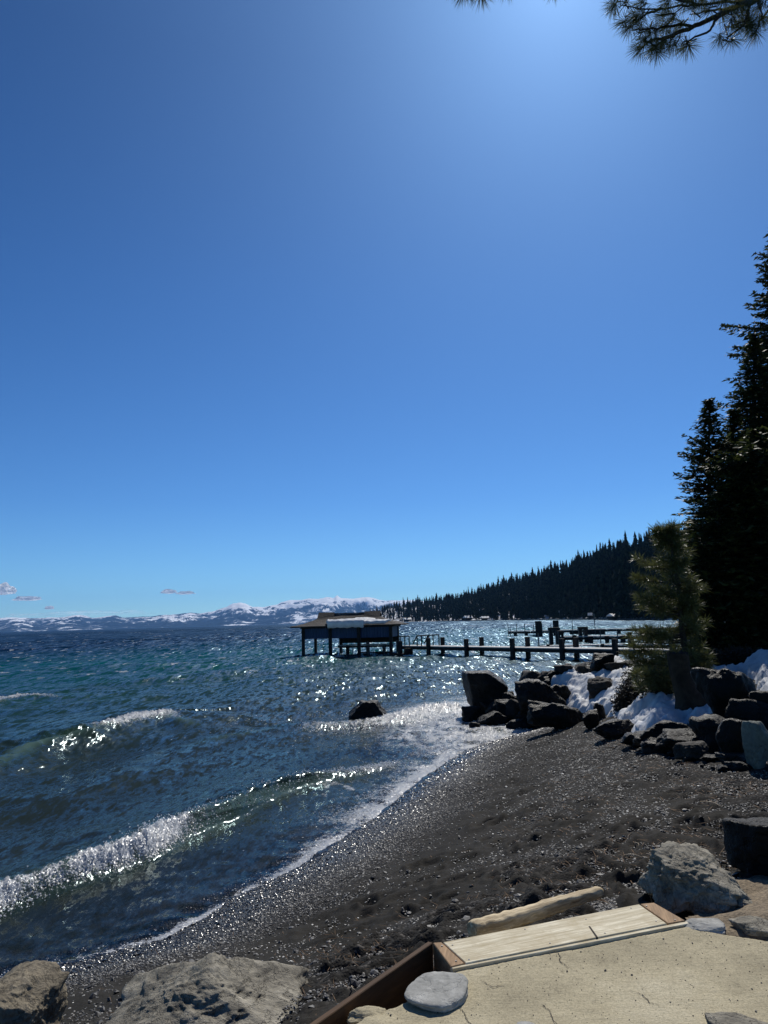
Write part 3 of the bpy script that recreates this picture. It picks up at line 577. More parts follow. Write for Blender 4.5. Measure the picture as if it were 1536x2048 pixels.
rock('boulder', 'pitted tan boulder cut by the left border in the lower left corner', 'boulder', 12, 2120, 186, 118, 'tanrock', 57, sub=6, z=1.0, n=.06, depth=1.0, sink=.1, crag=.1,
     planes=[((0, -.15, 1), .74), ((.6, -.3, .75), .74), ((.95, -.2, 0), .8), ((-.3, -.9, .3), .8), ((.4, -.8, .1), .8), ((-.5, 0, .8), .8)])
rock('boulder', 'broad pointed grey tan boulder at the bottom border left of the steps', 'boulder', 405, 2200, 500, 166, 'greyrock', 58, sub=6, z=1.05, n=.07, depth=.95, sink=.1, pw=26, crag=.13,
     planes=[((-.62, -.1, .62), .40), ((.66, -.1, .62), .44), ((.05, -.72, .66), .44), ((.95, 0, .1), .86), ((0, .8, .5), .62), ((-.9, -.3, .2), .92)])
rock('boulder', 'rough brown rock in the bottom right corner of the pad', 'stone', 1500, 2096, 150, 22, 'greyrock', 59, sub=5, z=1.43, n=.09, depth=.8, sink=.3)
rock('stone', 'pale rough stone set in the concrete at the bottom border', 'stone', 1048, 2082, 92, 10, 'flatstone', 60, sub=5, z=1.44, n=.08, depth=.9, sink=.6, pw=12)
rock('stone', 'rough cement lump left of the pale smooth stone', 'stone', 735, 2048, 86, 16, 'concrete', 62, sub=5, z=1.42, n=.1, depth=.7, sink=.6, pw=12)
rock('stone', 'dark stone lying alone on the gravel near the right border', 'stone', 1398, 1650, 22, 16, 'basalt', 61, sub=3)

# ------------------------------------------------------------------ snow
def snow_patch(label, poly, T, seed, res=0.05, lump=.5):
    W_ = place_many(poly); P = [(q[0], q[1]) for q in W_]
    x0, x1 = min(p[0] for p in P) - .2, max(p[0] for p in P) + .2; y0, y1 = min(p[1] for p in P) - .3, max(p[1] for p in P) + .3
    res = max(res, (x1 - x0) / 260, (y1 - y0) / 420)
    xs = np.arange(x0, x1, res); ys = np.arange(y0, y1, res); X, Y = np.meshgrid(xs, ys)
    X = X + .0; wob = .24 * fbm(X * 2.1, Y * 2.1, 4, seed, .6)
    d = edge_dist(X, Y, P) * np.where(in_poly(X, Y, P), 1, -1) + wob
    t = np.clip(d / (T * 1.6), 0, 1); prof = np.sqrt(1 - (1 - t) ** 2)
    h = T * prof * (1 + lump * fbm(X * 1.6, Y * 1.3, 4, seed + 2)) + .07 * prof * fbm(X * 5, Y * 5, 4, seed + 4)
    Zs = land(X, Y) + np.where(d > -.02, h, 0) - .03
    F = grid_faces(*X.shape); keep = (d.ravel()[F] > -.04).any(1); F = F[keep]
    used = np.unique(F); mp = np.full(X.size, -1); mp[used] = np.arange(len(used))
    V = np.stack([X, Y, Zs], -1).reshape(-1, 3)[used]
    o = link('snow_patch', mesh_np('snow_patch', V, mp[F], M['snow'])); tag(o, label, kind='stuff'); return o
snow_patch('sunlit snow tongue running down between the boulders of the point', [(1086, 1372), (1130, 1355), (1165, 1347), (1200, 1350), (1258, 1340), (1284, 1345), (1262, 1372), (1248, 1395), (1252, 1434), (1225, 1436), (1200, 1420), (1150, 1426), (1126, 1414), (1126, 1388)], .24, 1)
snow_patch('blue shaded snow bank below the stump with dapples of sun', [(1238, 1430), (1262, 1424), (1255, 1416), (1290, 1402), (1310, 1396), (1345, 1394), (1372, 1405), (1400, 1398), (1428, 1396), (1422, 1420), (1405, 1442), (1370, 1446), (1322, 1466), (1285, 1474), (1255, 1458)], .24, 2)
snow_patch('shaded snow bank under the firs at the right border', [(1378, 1330), (1402, 1322), (1430, 1338), (1460, 1346), (1500, 1330), (1536, 1321), (1620, 1321), (1620, 1398), (1534, 1392), (1510, 1362), (1480, 1350), (1440, 1374), (1410, 1362)], .18, 3)
snow_patch('narrow shaded snow strip between two black boulders near the right border', [(1462, 1428), (1500, 1406), (1534, 1390), (1524, 1422), (1500, 1438), (1475, 1436)], .2, 5)
snow_patch('small shaded snow lump left of the big tilted boulder', [(1410, 1432), (1428, 1420), (1446, 1422), (1440, 1442), (1418, 1448)], .18, 6)
snow_patch('bright snow strip beyond the stump at the pier landing', [(1420, 1322), (1440, 1315), (1475, 1312), (1462, 1324), (1432, 1327)], .15, 7)
snow_patch('little pale snow strip beside the pointed dark rock', [(1206, 1322), (1225, 1314), (1245, 1318), (1240, 1324), (1220, 1326)], .12, 8)

# ------------------------------------------------------------------ pebbles, flakes and sea-worn gravel
def ico():
    bm = bmesh.new(); bmesh.ops.create_icosphere(bm, subdivisions=1, radius=1.0)
    v = np.array([x.co[:] for x in bm.verts]); f = np.array([[q.index for q in p.verts] for p in bm.faces]); bm.free(); return v, f
IV, IF = ico()
rp = np.random.RandomState(17)
def scatter(name, label, C, size, tone, flat, mat, lift=.25):
    n = len(C); V = IV[None] * (1 + rp.uniform(-.22, .22, (n, len(IV), 1)))
    sc = np.stack([size * rp.uniform(.7, 1.3, n), size * rp.uniform(.6, 1.1, n), size * flat], -1)
    V = V * sc[:, None, :]
    a = rp.uniform(0, 6.28, n); ca, sa = np.cos(a)[:, None], np.sin(a)[:, None]
    x = V[..., 0] * ca - V[..., 1] * sa; y = V[..., 0] * sa + V[..., 1] * ca
    tx = rp.normal(0, .22, n)[:, None]; ty = rp.normal(0, .22, n)[:, None]; z = V[..., 2] + x * tx + y * ty
    V = np.stack([x, y, z], -1) + C[:, None, :]; V[..., 2] += (size * flat * lift)[:, None]
    F = (IF[None] + (np.arange(n) * len(IV))[:, None, None]).reshape(-1, 3)
    o = link(name, mesh_np(name, V.reshape(-1, 3), F, mat, {'tone': np.repeat(tone, len(IV)), 'wet': np.repeat(1 - sstep(.5, 1.7, pd), len(IV))}, smooth=False)); tag(o, label, kind='stuff'); return o
m, nt, p, o = newmat('beach_pebbles')
c = ramp(nt, attr(nt, 'tone'), [(0, (0.014, 0.014, 0.0145)), (.4, (0.026, 0.025, 0.024)), (.7, (0.085, 0.08, 0.074)), (.88, (0.22, 0.205, 0.175)), (1, (0.6, 0.58, 0.52))]).outputs[0]
c = mixc(nt, attr(nt, 'wet'), c, mixc(nt, 1.0, c, g(.25), 'MULTIPLY')); L(nt, c, p.inputs['Base Color'])
L(nt, ramp(nt, attr(nt, 'wet'), [(0, g(.6)), (1, g(.26))]).outputs[0], p.inputs['Roughness']); M['pebble'] = m
def beach_points(n, dens):
    pts = []; tot = 0
    while tot < n:
        az_ = np.radians(rp.uniform(-34, 38, 60000)); r = 2.6 * (30 / 2.6) ** rp.uniform(0, 1, 60000)
        # even cover per square metre seen from close by, thinning with distance
        x, y = r * np.sin(az_), r * np.cos(az_)
        d, _ = poly_dist(x, y, SHORE); b, _ = poly_dist(x, y, BANK)
        w = dens(x, y, d, b, r) * (d > -.5) * (d < 12) * ~in_poly(x, y, PADC) * (y < 26)
        k = rp.uniform(0, 1, len(x)) < w
        pts.append(np.stack([x[k], y[k], d[k], r[k]], -1)); tot += k.sum()
    return np.concatenate(pts)[:n]
def dens(x, y, d, b, r):
    grav = 1 - sstep(1.0, 2.2, d + .5 * fbm(x * .7, y * .7, 3, 8)); patch = sstep(.0, .45, fbm(x * .55, y * .55, 3, 55))
    streak = sstep(.1, .5, fbm(x * 1.3, y * 1.3, 3, 91)) * .5
    return np.clip(.03 + grav * .85 + .35 * patch + streak * .3 + .8 * sstep(-3.2, -.5, b), 0, 1)
def height_near(x, y): return land(x, y)
Q = beach_points(95000, dens); pd = Q[:, 2]
C = np.stack([Q[:, 0], Q[:, 1], land(Q[:, 0], Q[:, 1])], -1)
scatter('gravel', 'loose grey gravel strewn over the dark beach', C, (.0040 + .0010 * Q[:, 3] ** .8 * rp.uniform(.5, 1.5, len(Q))) * (1 + .1 * (Q[:, 2] < 1.6)), np.clip(rp.uniform(0, 1, len(Q)) ** 1.4 * .86 + .12 * sstep(1.5, 3, Q[:, 2]), 0, .9), .5, M['pebble'])
Q = beach_points(6500, lambda x, y, d, b, r: np.clip(.12 + .5 * sstep(.2, 1.6, d) * sstep(.0, .4, fbm(x * .9, y * .9, 3, 19)), 0, 1)); pd = Q[:, 2]
C = np.stack([Q[:, 0], Q[:, 1], land(Q[:, 0], Q[:, 1])], -1)
scatter('pale_chips', 'pale stone chips and shell flakes scattered on the dark sand', C, .0045 + .0009 * Q[:, 3] * rp.uniform(.4, 1.2, len(Q)), rp.uniform(.8, 1, len(Q)), .35, M['pebble'], .5)
Q = beach_points(1500, lambda x, y, d, b, r: np.clip(.25 + .5 * sstep(-.2, .5, fbm(x * .6, y * .6, 3, 66)), 0, 1)); pd = Q[:, 2]
C = np.stack([Q[:, 0], Q[:, 1], land(Q[:, 0], Q[:, 1])], -1)
scatter('beach_stones', 'rounded stones of walnut to fist size lying about the beach', C, rp.uniform(.010, .030, len(Q)), rp.uniform(.1, .82, len(Q)), .55, M['pebble'], .3)
# pine litter: fallen needles and bark crumbs on the upper beach
nl = 5200; Q = beach_points(nl, lambda x, y, d, b, r: sstep(2.2, 4.5, d) * sstep(-.3, .5, fbm(x * .8, y * .8, 3, 41)) * .9 + .02); r9 = np.random.RandomState(44)
C = np.stack([Q[:, 0], Q[:, 1], land(Q[:, 0], Q[:, 1]) + .012 + r9.uniform(0, .012, len(Q))], -1); an = r9.uniform(0, 3.14, len(Q)); dv_ = np.stack([np.cos(an), np.sin(an), r9.normal(0, .12, len(Q))], -1) * r9.uniform(.03, .075, len(Q))[:, None]
wv_ = np.stack([-np.sin(an), np.cos(an), 0 * an], -1) * (.0009 + .00022 * Q[:, 3])[:, None]
V = np.stack([C - dv_, C + wv_, C + dv_, C - wv_ + np.array([0, 0, .002])], 1).reshape(-1, 3); M['litter'] = plain('dry_pine_litter', (.20, .115, .05), .8, 30)
tag(link('pine_litter', mesh_np('pine_litter', V, np.arange(len(V)).reshape(-1, 4), M['litter'], smooth=False)), 'rusty fallen pine needles scattered over the upper beach', kind='stuff')
# coarser gravel heaped behind the plank
n = 15000; a_ = rp.uniform(0, 1, n); px_ = 700 + a_ * 640; C = []
for i in range(n):
    u = px_[i]; base = np.interp(u, [700, 860, 1000, 1180, 1340], [2000, 1880, 1856, 1818, 1800]); v_ = base - abs(rp.normal(0, 1)) * np.interp(u, [700, 1000, 1200, 1340], [16, 10, 55, 75])
    q = at_z(u, v_, 1.36); C.append(q)
C = np.array(C); k = ~in_poly(C[:, 0], C[:, 1], PADC); C = C[k]; C[:, 2] = land(C[:, 0], C[:, 1]); pd = np.full(len(C), 9.0)
scatter('coarse_gravel', 'coarse grey gravel heaped behind the wooden edging', C, rp.uniform(.005, .014, len(C)), rp.uniform(.2, .9, len(C)), .55, M['pebble'], .6)

# ------------------------------------------------------------------ concrete pad and wooden edging
xs = np.arange(-1.8, 3.8, .014); ys = np.arange(-2.6, 4.5, .014); X, Y = np.meshgrid(xs, ys)
dd = edge_dist(X, Y, PAD) * np.where(in_poly(X, Y, PAD), 1, -1)
leftw = sstep(.25, -.1, X); dd = dd + leftw * .035 * fbm(X * 7, Y * 7, 3, 6)
Zp = ZP + .006 * fbm(X * 1.5, Y * 1.5, 3, 5) + .0016 * fbm(X * 22, Y * 22, 3, 2) - .35 * (1 - np.sqrt(1 - (1 - np.clip(dd / .03, 0, 1)) ** 2)) * sstep(.012, -.03, dd) - .02 * sstep(.04, 0, dd)
Zp = Zp + leftw * .02 * fbm(X * 5, Y * 5, 3, 88)
F = grid_faces(*X.shape); F = F[(dd.ravel()[F] > -.03).any(1)]; used = np.unique(F); mp = np.full(X.size, -1); mp[used] = np.arange(len(used))
pad = link('concrete_pad', mesh_np('concrete_pad', np.stack([X, Y, Zp], -1).reshape(-1, 3)[used], mp[F], M['concrete'])); tag(pad, 'cracked tan concrete landing at the top of the beach', kind='structure')
M['crack'] = plain('dark_crack_strip', (.035, .028, .02), .95, 40)  # plain dark brown for the thin strips along cracks and the plank joint
rk = random.Random(31)
for pts in [[(1106, 1896), (1122, 1912), (1119, 1922), (1136, 1934), (1158, 1946)], [(1083, 2010), (1098, 2022), (1106, 2040), (1124, 2062)], [(918, 2014), (930, 2028), (934, 2042), (950, 2060)], [(960, 1962), (985, 1975), (1010, 1972)], [(1260, 1980), (1285, 1990), (1300, 2008), (1330, 2015)]]:
    W2 = [at_z(x, y, ZP)[:2] for x, y in pts]; fine = []
    for i in range(len(W2) - 1):
        for k in range(7): fine.append(W2[i] + (W2[i + 1] - W2[i]) * k / 7 + np.array([rk.gauss(0, .0025), rk.gauss(0, .0035)]))
    fine.append(W2[-1]); V = []
    for i, q in enumerate(fine):
        d = fine[min(i + 1, len(fine) - 1)] - fine[max(i - 1, 0)]; d = np.array([-d[1], d[0]]) / (np.linalg.norm(d) + 1e-9); w = rk.uniform(.0008, .0022) * math.sin(math.pi * (i + .6) / (len(fine) + .2)) ** .5
        zc = ZP + .006 * float(fbm(np.array([q[0] * 1.5]), np.array([q[1] * 1.5]), 3, 5)[0]) + .0035; V += [(*(q + d * w), zc), (*(q - d * w), zc)]
    link('crack', mesh_np('crack', np.array(V), grid_faces(len(fine), 2), M['crack']), pad)
r9 = np.random.RandomState(45); n = 1600; gx = r9.uniform(-.6, 2.6, n); gy = 3.9 - np.abs(r9.normal(0, .9, n)); kk = in_poly(gx, gy, PAD) & (edge_dist(gx, gy, PAD) > .02); gx, gy = gx[kk], gy[kk]; pd = np.full(len(gx), 9.)
C = np.stack([gx, gy, ZP + .006 * fbm(gx * 1.5, gy * 1.5, 3, 5) + .001], -1)
scatter('grit', 'dark grit and sand grains blown onto the concrete landing', C, r9.uniform(.0008, .0030, len(gx)) * (1 + 1.2 * (r9.uniform(0, 1, len(gx)) < .05)), r9.uniform(0, .75, len(gx)), .6, M['pebble'], .4)
# brown soil at the right of the pad
xs = np.arange(1.2, 5.2, .025); ys = np.arange(2.6, 6.2, .025); X, Y = np.meshgrid(xs, ys)
SOIL = [tuple(at_z(x, y, 1.45)[:2]) for x, y in [(1395, 1850), (1420, 1800), (1455, 1790), (1480, 1745), (1560, 1735), (1800, 1740), (1800, 1900), (1480, 1880), (1410, 1872)]]
dd = edge_dist(X, Y, SOIL) * np.where(in_poly(X, Y, SOIL), 1, -1) + .05 * fbm(X * 4, Y * 4, 3, 4)
Zs = 1.40 + .07 * sstep(-.05, .3, dd) + .02 * fbm(X * 5, Y * 5, 4, 14); F = grid_faces(*X.shape); F = F[(dd.ravel()[F] > -.06).any(1)]
used = np.unique(F); mp = np.full(X.size, -1); mp[used] = np.arange(len(used))
M['soil'] = plain('dry_brown_soil', (.20, .155, .10), .95, 60, .7, 0, .02)
soil = link('soil', mesh_np('soil', np.stack([X, Y, Zs], -1).reshape(-1, 3)[used], mp[F], M['soil'])); tag(soil, 'dry brown soil behind the stones at the right of the pad', kind='structure')
a0 = at_z(885, 1884, 1.47); a1 = at_z(1278, 1808, 1.47); AW = math.atan2(a1[1] - a0[1], a1[0] - a0[0])
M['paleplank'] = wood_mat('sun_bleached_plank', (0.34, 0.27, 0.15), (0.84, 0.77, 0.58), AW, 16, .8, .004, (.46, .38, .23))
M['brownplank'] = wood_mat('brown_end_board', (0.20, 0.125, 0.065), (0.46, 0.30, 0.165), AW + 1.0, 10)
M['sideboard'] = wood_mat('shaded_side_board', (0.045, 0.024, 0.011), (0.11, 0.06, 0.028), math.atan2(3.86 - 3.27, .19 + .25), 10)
def px_prism(name, pts, z0, z1, mat, parent, bev=.003):
    b = MB().prism([tuple(at_z(x, y, z1)[:2]) for x, y in pts], z0, z1); return b.build(name, M[mat], parent, bevel=bev, off=parent.location)
ed = empty('timber_edging', tuple(at_z(885, 1884, 1.3))); tag(ed, 'bleached timber edging with mitred brown ends along the front of the pad', 'edging')
bpy.context.view_layer.update()
px_prism('plank', [(886, 1884), (1086, 1845.5), (1278, 1808), (1334, 1847), (1132, 1887), (932, 1926)], 1.31, 1.463, 'paleplank', ed)
px_prism('lip_board', [(935, 1928), (1374, 1842), (1378, 1847), (906, 1938), (900, 1934)], 1.30, 1.457, 'paleplank', ed)
px_prism('end_board', [(1280.5, 1807.5), (1308, 1805), (1371, 1841), (1336.5, 1846.5)], 1.30, 1.462, 'brownplank', ed)
px_prism('end_board', [(866, 1885), (883, 1884), (929.5, 1926.5), (902, 1933)], 1.30, 1.462, 'brownplank', ed)
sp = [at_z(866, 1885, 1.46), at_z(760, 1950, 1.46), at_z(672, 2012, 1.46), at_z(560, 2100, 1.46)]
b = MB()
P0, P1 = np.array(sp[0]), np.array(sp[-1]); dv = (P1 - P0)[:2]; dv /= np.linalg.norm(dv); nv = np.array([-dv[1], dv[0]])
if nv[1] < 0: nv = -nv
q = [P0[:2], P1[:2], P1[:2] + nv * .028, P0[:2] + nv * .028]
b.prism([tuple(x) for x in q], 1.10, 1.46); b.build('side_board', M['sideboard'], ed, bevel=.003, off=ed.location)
sm_ = [at_z(1177, 1852.5, 1.4645)[:2], at_z(1180, 1852, 1.4645)[:2], at_z(1196, 1874, 1.4645)[:2], at_z(1192, 1874.5, 1.4645)[:2]]
MB().prism([tuple(q) for q in sm_], 1.455, 1.4643).build('joint', M['crack'], ed, off=ed.location)
for x, y in [(905, 1890), (938, 1919), (1262, 1816), (1312, 1842), (1172, 1838), (1210, 1866), (1050, 1858), (1100, 1886), (1293, 1812), (1350, 1840), (884, 1892), (912, 1922)]:
    q = at_z(x, y, 1.464); MB().tube([(q[0], q[1], 1.460), (q[0], q[1], 1.4652)], .0042, 8).build('nail_head', M['steel'], ed, off=ed.location)
# driftwood log
lp = [at_z(945, 1858, 1.40), at_z(1020, 1836, 1.41), at_z(1110, 1806, 1.42), at_z(1200, 1778, 1.42)]
rl = random.Random(4); n = 60; V = []; F = []; ring_ = 20
for i in range(n):
    t = i / (n - 1) * 3; k = min(int(t), 2); f = t - k; q = lp[k] * (1 - f) + lp[k + 1] * f; dv_ = lp[3] - lp[0]; sd = np.array([-dv_[1], dv_[0], 0]); sd /= np.linalg.norm(sd)
    w_ = .050 - .020 * t / 3; h_ = .046 - .020 * t / 3; e_ = 1 if 0 < i < n - 1 else .86
    for c in range(ring_):
        a_ = 2 * math.pi * c / ring_ + .35; ca, sa = math.cos(a_), math.sin(a_); m_ = (abs(ca) ** 5 + abs(sa) ** 5) ** (-1 / 5) * e_
        no = 1 + .16 * mnoise.noise(Vector((t * 7, ca * 1.7, sa * 1.7))) + .09 * mnoise.noise(Vector((t * 3, ca * 7, sa * 7)))
        V.append(tuple(q + sd * (ca * m_ * w_ * no) + np.array([0, 0, sa * m_ * h_ * no - .012]) + dv_ / 9 * ((.10 * mnoise.noise(Vector((ca * 3, sa * 3, i)))) if i in (0, n - 1) else 0)))
for i in range(n - 1):
    for c in range(ring_): F.append((i * ring_ + c, i * ring_ + (c + 1) % ring_, (i + 1) * ring_ + (c + 1) % ring_, (i + 1) * ring_ + c))
F.append(tuple(range(ring_))); F.append(tuple((n - 1) * ring_ + c for c in range(ring_))); b = MB().add(V, F)
M['drift'] = wood_mat('bleached_driftwood', (0.17, 0.11, 0.05), (0.80, 0.66, 0.42), math.atan2(lp[3][1] - lp[0][1], lp[3][0] - lp[0][0]), 9, .8, .01)
lg = b.build('driftwood_log', M['drift'], None, smooth=True); tag(lg, 'bleached driftwood log lying on gravel behind the plank', 'log')
# twigs and dry stalks on the beach
rt = random.Random(8)
TW = [(1402, 1606, 1450, 1619), (1245, 1716, 1290, 1722), (1180, 1706, 1215, 1712), (700, 1985, 712, 2010), (1390, 1790, 1402, 1830), (1495, 1770, 1515, 1800), (1268, 1690, 1280, 1700)]
for i, (xa, ya, xb, yb) in enumerate(TW):
    A = place(xa, ya); B = place(xb, yb); b = MB(); pts = []
    for k in range(6):
        t = k / 5; pts.append((A[0] + (B[0] - A[0]) * t + rt.uniform(-.01, .01), A[1] + (B[1] - A[1]) * t, A[2] + (B[2] - A[2]) * t + .012 + .02 * math.sin(t * 3.1) + (.04 if i in (3, 4) else 0) * t))
    b.tube(pts, [.004, .004, .0035, .003, .0025, .0015], 5)
    M.setdefault('twig', plain('dry_twig', (.38, .30, .2), .8, 30))
    o = b.build('twig', M['twig'], smooth=True); tag(o, ['long bleached twig on the gravel near the right border', 'dry twig on sand left of the craggy boulder', 'faint dry stalk on the sand above the log end', 'short stalk standing by the side board', 'dry stalk against the craggy boulder foot', 'bent straw on the brown soil', 'little twig on the sand above the craggy boulder'][i], 'twig', 'twigs on the beach')
# ------------------------------------------------------------------ boathouse
M['shingle'] = None
m, nt, p, o = newmat('weathered_shingles'); v = objc(nt)
br = N(nt, 'ShaderNodeTexBrick'); br.inputs['Scale'].default_value = 1.0; br.inputs['Brick Width'].default_value = .22; br.inputs['Row Height'].default_value = .16; br.inputs['Mortar Size'].default_value = .012
br.inputs['Color1'].default_value = (.026, .020, .015, 1); br.inputs['Color2'].default_value = (.055, .042, .031, 1); br.inputs['Mortar'].default_value = (.03, .025, .02, 1)
L(nt, mapping(nt, v, (1, 1, 1)), br.inputs['Vector']); n1 = tex_noise(nt, v, 4, 8, .75)
L(nt, mixc(nt, .9, br.outputs[0], ramp(nt, n1.outputs[0], [(.3, g(.3)), (.7, g(1.7))]).outputs[0], 'MULTIPLY'), p.inputs['Base Color']); p.inputs['Roughness'].default_value = .9
L(nt, bump(nt, math_n(nt, 'ADD', br.outputs['Fac'], n1.outputs[0]), .8, .05), p.inputs['Normal']); M['shingle'] = m
m, nt, p, o = newmat('blue_sheet_metal'); v = objc(nt); wv = N(nt, 'ShaderNodeTexWave', bands_direction='X'); wv.inputs['Scale'].default_value = 1.25; L(nt, v, wv.inputs[0]); n1 = tex_noise(nt, v, 2, 5, .6)
L(nt, mixc(nt, .6, (.012, .038, .11), ramp(nt, n1.outputs[0], [(.3, g(.6)), (.7, g(1.3))]).outputs[0], 'MULTIPLY'), p.inputs['Base Color']); p.inputs['Roughness'].default_value = .55
L(nt, bump(nt, wv.outputs[1], .9, .06), p.inputs['Normal']); M['bluewall'] = m

YB = 68.0
bx0 = at_y(612, 1310, YB)[0]; bx1 = at_y(792, 1310, YB)[0]; BW = bx1 - bx0
bh = empty('boathouse', ((bx0 + bx1) / 2, YB + 2.4, 0), math.radians(-8)); tag(bh, 'brown shingled boathouse with blue walls standing on posts in the lake', 'boathouse')
hw = BW / 2; hd = 2.4; EZ = 2.72; RZ = 3.78
# roof: concave hip roof with little gables at the ridge ends
def roof_pt(s, t):   # s along 0..1 around not used
    pass
ox, oy = hw + 1.02, hd + .75; rl_, rr2 = -hw + 1.55, hw - 1.9
prof = [(0, 0.0), (.22, .12), (.45, .29), (.65, .49), (.82, .72), (1, 1.0)]
def ring(f, h):
    # rectangle shrinking from eave to ridge
    xL = -ox + (rl_ + ox) * f; xR = ox + (rr2 - ox) * f; yy = oy * (1 - f) + .02
    return [(xL, -yy, EZ + h * (RZ - EZ)), (xR, -yy, EZ + h * (RZ - EZ)), (xR, yy, EZ + h * (RZ - EZ)), (xL, yy, EZ + h * (RZ - EZ))]
v_ = []; f_ = []
for f, h in prof: v_ += ring(f, h)
for k in range(len(prof) - 1):
    for q in range(4): f_.append((k * 4 + q, k * 4 + (q + 1) % 4, k * 4 + 4 + (q + 1) % 4, k * 4 + 4 + q))
f_.append(tuple(range(4 * len(prof) - 4, 4 * len(prof))))
b0 = len(v_); v_ += [(x, y, z - .10) for x, y, z in ring(0, 0)]; f_ += [(q, b0 + q, b0 + (q + 1) % 4, (q + 1) % 4) for q in range(4)]; f_.append((b0 + 3, b0 + 2, b0 + 1, b0))
rb = MB().add(v_, f_); rf = rb.build('roof', M['shingle'], bh)
mod_me = rf.data
bm = bmesh.new(); bm.from_mesh(mod_me); bmesh.ops.subdivide_edges(bm, edges=bm.edges, cuts=7, use_grid_fill=True)
for v in bm.verts: v.co.z += .035 * mnoise.noise(v.co * 3.1) + .02 * mnoise.noise(v.co * 9)
bm.to_mesh(mod_me); bm.free()
for sx, xe in ((-1, rl_), (1, rr2)):
    b = MB(); x0 = xe - sx * .9; x1 = xe + sx * .62; zz = RZ + .17
    yb_, zb_ = .95, RZ - .50
    b.add([(x0, 0, zz), (x1, 0, zz + .03), (x1, -yb_, zb_), (x0, -yb_ * .6, zb_ + .2), (x1, yb_, zb_), (x0, yb_ * .6, zb_ + .2),
           (x0, 0, zz - .08), (x1, 0, zz - .05), (x1, -yb_, zb_ - .08), (x0, -yb_ * .6, zb_ + .12), (x1, yb_, zb_ - .08), (x0, yb_ * .6, zb_ + .12)],
          [(0, 1, 2, 3), (0, 5, 4, 1), (6, 9, 8, 7), (6, 7, 10, 11), (1, 7, 8, 2), (1, 4, 10, 7), (0, 3, 9, 6), (0, 6, 11, 5), (2, 8, 9, 3), (4, 5, 11, 10)])
    b.build('gable', M['shingle'], bh)
MB().box((0, 0, RZ + .05), (rr2 - rl_, .18, .08)).build('ridge_cap', M['shingle'], bh)
# the posts
px_posts = [-hw, -hw + BW * .31, -hw + BW * .635, hw - .05]
for x in px_posts:
    for y in (-hd, hd): MB().box((x, y, .55), (.30 if x > -hw + .1 else .26, .30, 4.1), rz=.03).build('post', M['darkwood'], bh, bevel=.03)
# walls between the posts, hanging down to half height
for i in range(3):
    xa, xb = px_posts[i] + .16, px_posts[i + 1] - .16; zb = 1.55
    MB().box(((xa + xb) / 2, -hd + .02, (EZ - .02 + zb) / 2), (xb - xa, .06, EZ - .06 - zb)).build('wall_panel', M['bluewall'], bh)
    MB().box(((xa + xb) / 2, hd, (EZ - .02 + (1.0 if i else 1.6)) / 2), (xb - xa, .06, EZ - .06 - (1.0 if i else 1.6))).build('wall_panel', M['darkwood'], bh)
for x in (-hw, hw - .05): MB().box((x, 0, 2.12), (.08, 2 * hd - .34, 1.12)).build('end_wall', M['bluewall'], bh)
MB().box((.9 + .5, hd - .12, 1.30), (BW * .68, .10, .62)).build('back_beam', M['darkwood'], bh)
MB().box((0, 0, EZ - .17), (BW + .5, 2 * hd + .3, .10)).build('eave_board', M['darkwood'], bh)
MB().box((BW * .155, .9, .84), (BW * .69 - .34, 1.5, .08)).build('deck', M['deck'], bh)
MB().box((BW * .155, .13, .70), (BW * .69 - .34, .1, .18)).build('deck_beam', M['darkwood'], bh)
MB().box((BW * .27, -.4, .14), (BW * .40, .16, .16)).build('low_beam', M['darkwood'], bh)
for x in (-.6, 1.35, 2.9): MB().box((x, .9, .2), (.3, .3, 1.2)).build('pile', M['darkwood'], bh)
for px in (655, 692, 715, 746, 778, 803):
    x = (at_y(px, 1300, YB)[0] - bh.location.x); MB().tube([(x, -hd - .5, -.6), (x + .01, -hd - .5, 1.25 if px in (655, 746, 803) else .95)], .032, 6).build('mooring_pole', M['steel'], bh)
# snow on the roof (rests on it: its own thing)
def roofz(x, y):
    fx = 0
    f = 1 - (abs(y) - .02) / oy
    xL = (x + ox) / (rl_ + ox); xR = (ox - x) / (ox - rr2); f = min(f, xL, xR); f = max(0, min(1, f))
    return EZ + (RZ - EZ) * np.interp(f, [q[0] for q in prof], [q[1] for q in prof])
xs = np.linspace(-1.95, 3.95, 110); nx = len(xs); ny = 26; V = []
for i, x in enumerate(xs):
    t = (x + 1.95) / 5.9
    top = -oy * (.40 + .10 * math.sin(t * 9) * .5 - (.10 if .45 < t < .75 else 0)) + .06 * mnoise.noise(Vector((x * 1.3, 4, 0)))
    if t < .12: top -= (1 - t / .12) ** 2 * .9
    bot = -oy - (.22 if t < .62 else -.35 - .25 * mnoise.noise(Vector((x * 2, 1, 0)))) + (0.25 * (max(0, .08 - t) / .08)) - .0
    if t > .93: bot = bot + (top - bot) * (t - .93) / .07
    if t < .06: bot = bot + (top - bot) * (1 - t / .06) * .9
    for j in range(ny):
        s = j / (ny - 1); y = top + (bot - top) * s
        th = .34 * (math.sin(min(1, s * 1.15) * math.pi * .62 + .02)) * min(1, (t + .01) / .05, (1.01 - t) / .08) ** .5 * (1.35 if t < .62 else .75) + .05 * mnoise.noise(Vector((x * 2.3, y * 3, 2)))
        zz = roofz(x, max(y, -oy)) + max(.0, th) * (1 if s < .97 else .6); V.append((x, y, zz))
nb_ = len(V)
for i, x in enumerate(xs):
    for j in range(ny):
        s = j / (ny - 1); q = V[i * ny + j]; drop = .0
        zz = roofz(x, max(q[1], -oy)) - .015
        if q[1] < -oy: zz -= .20 + .08 * mnoise.noise(Vector((x * 2.2, 7, 1)))
        V.append((q[0], q[1], zz))
F = []
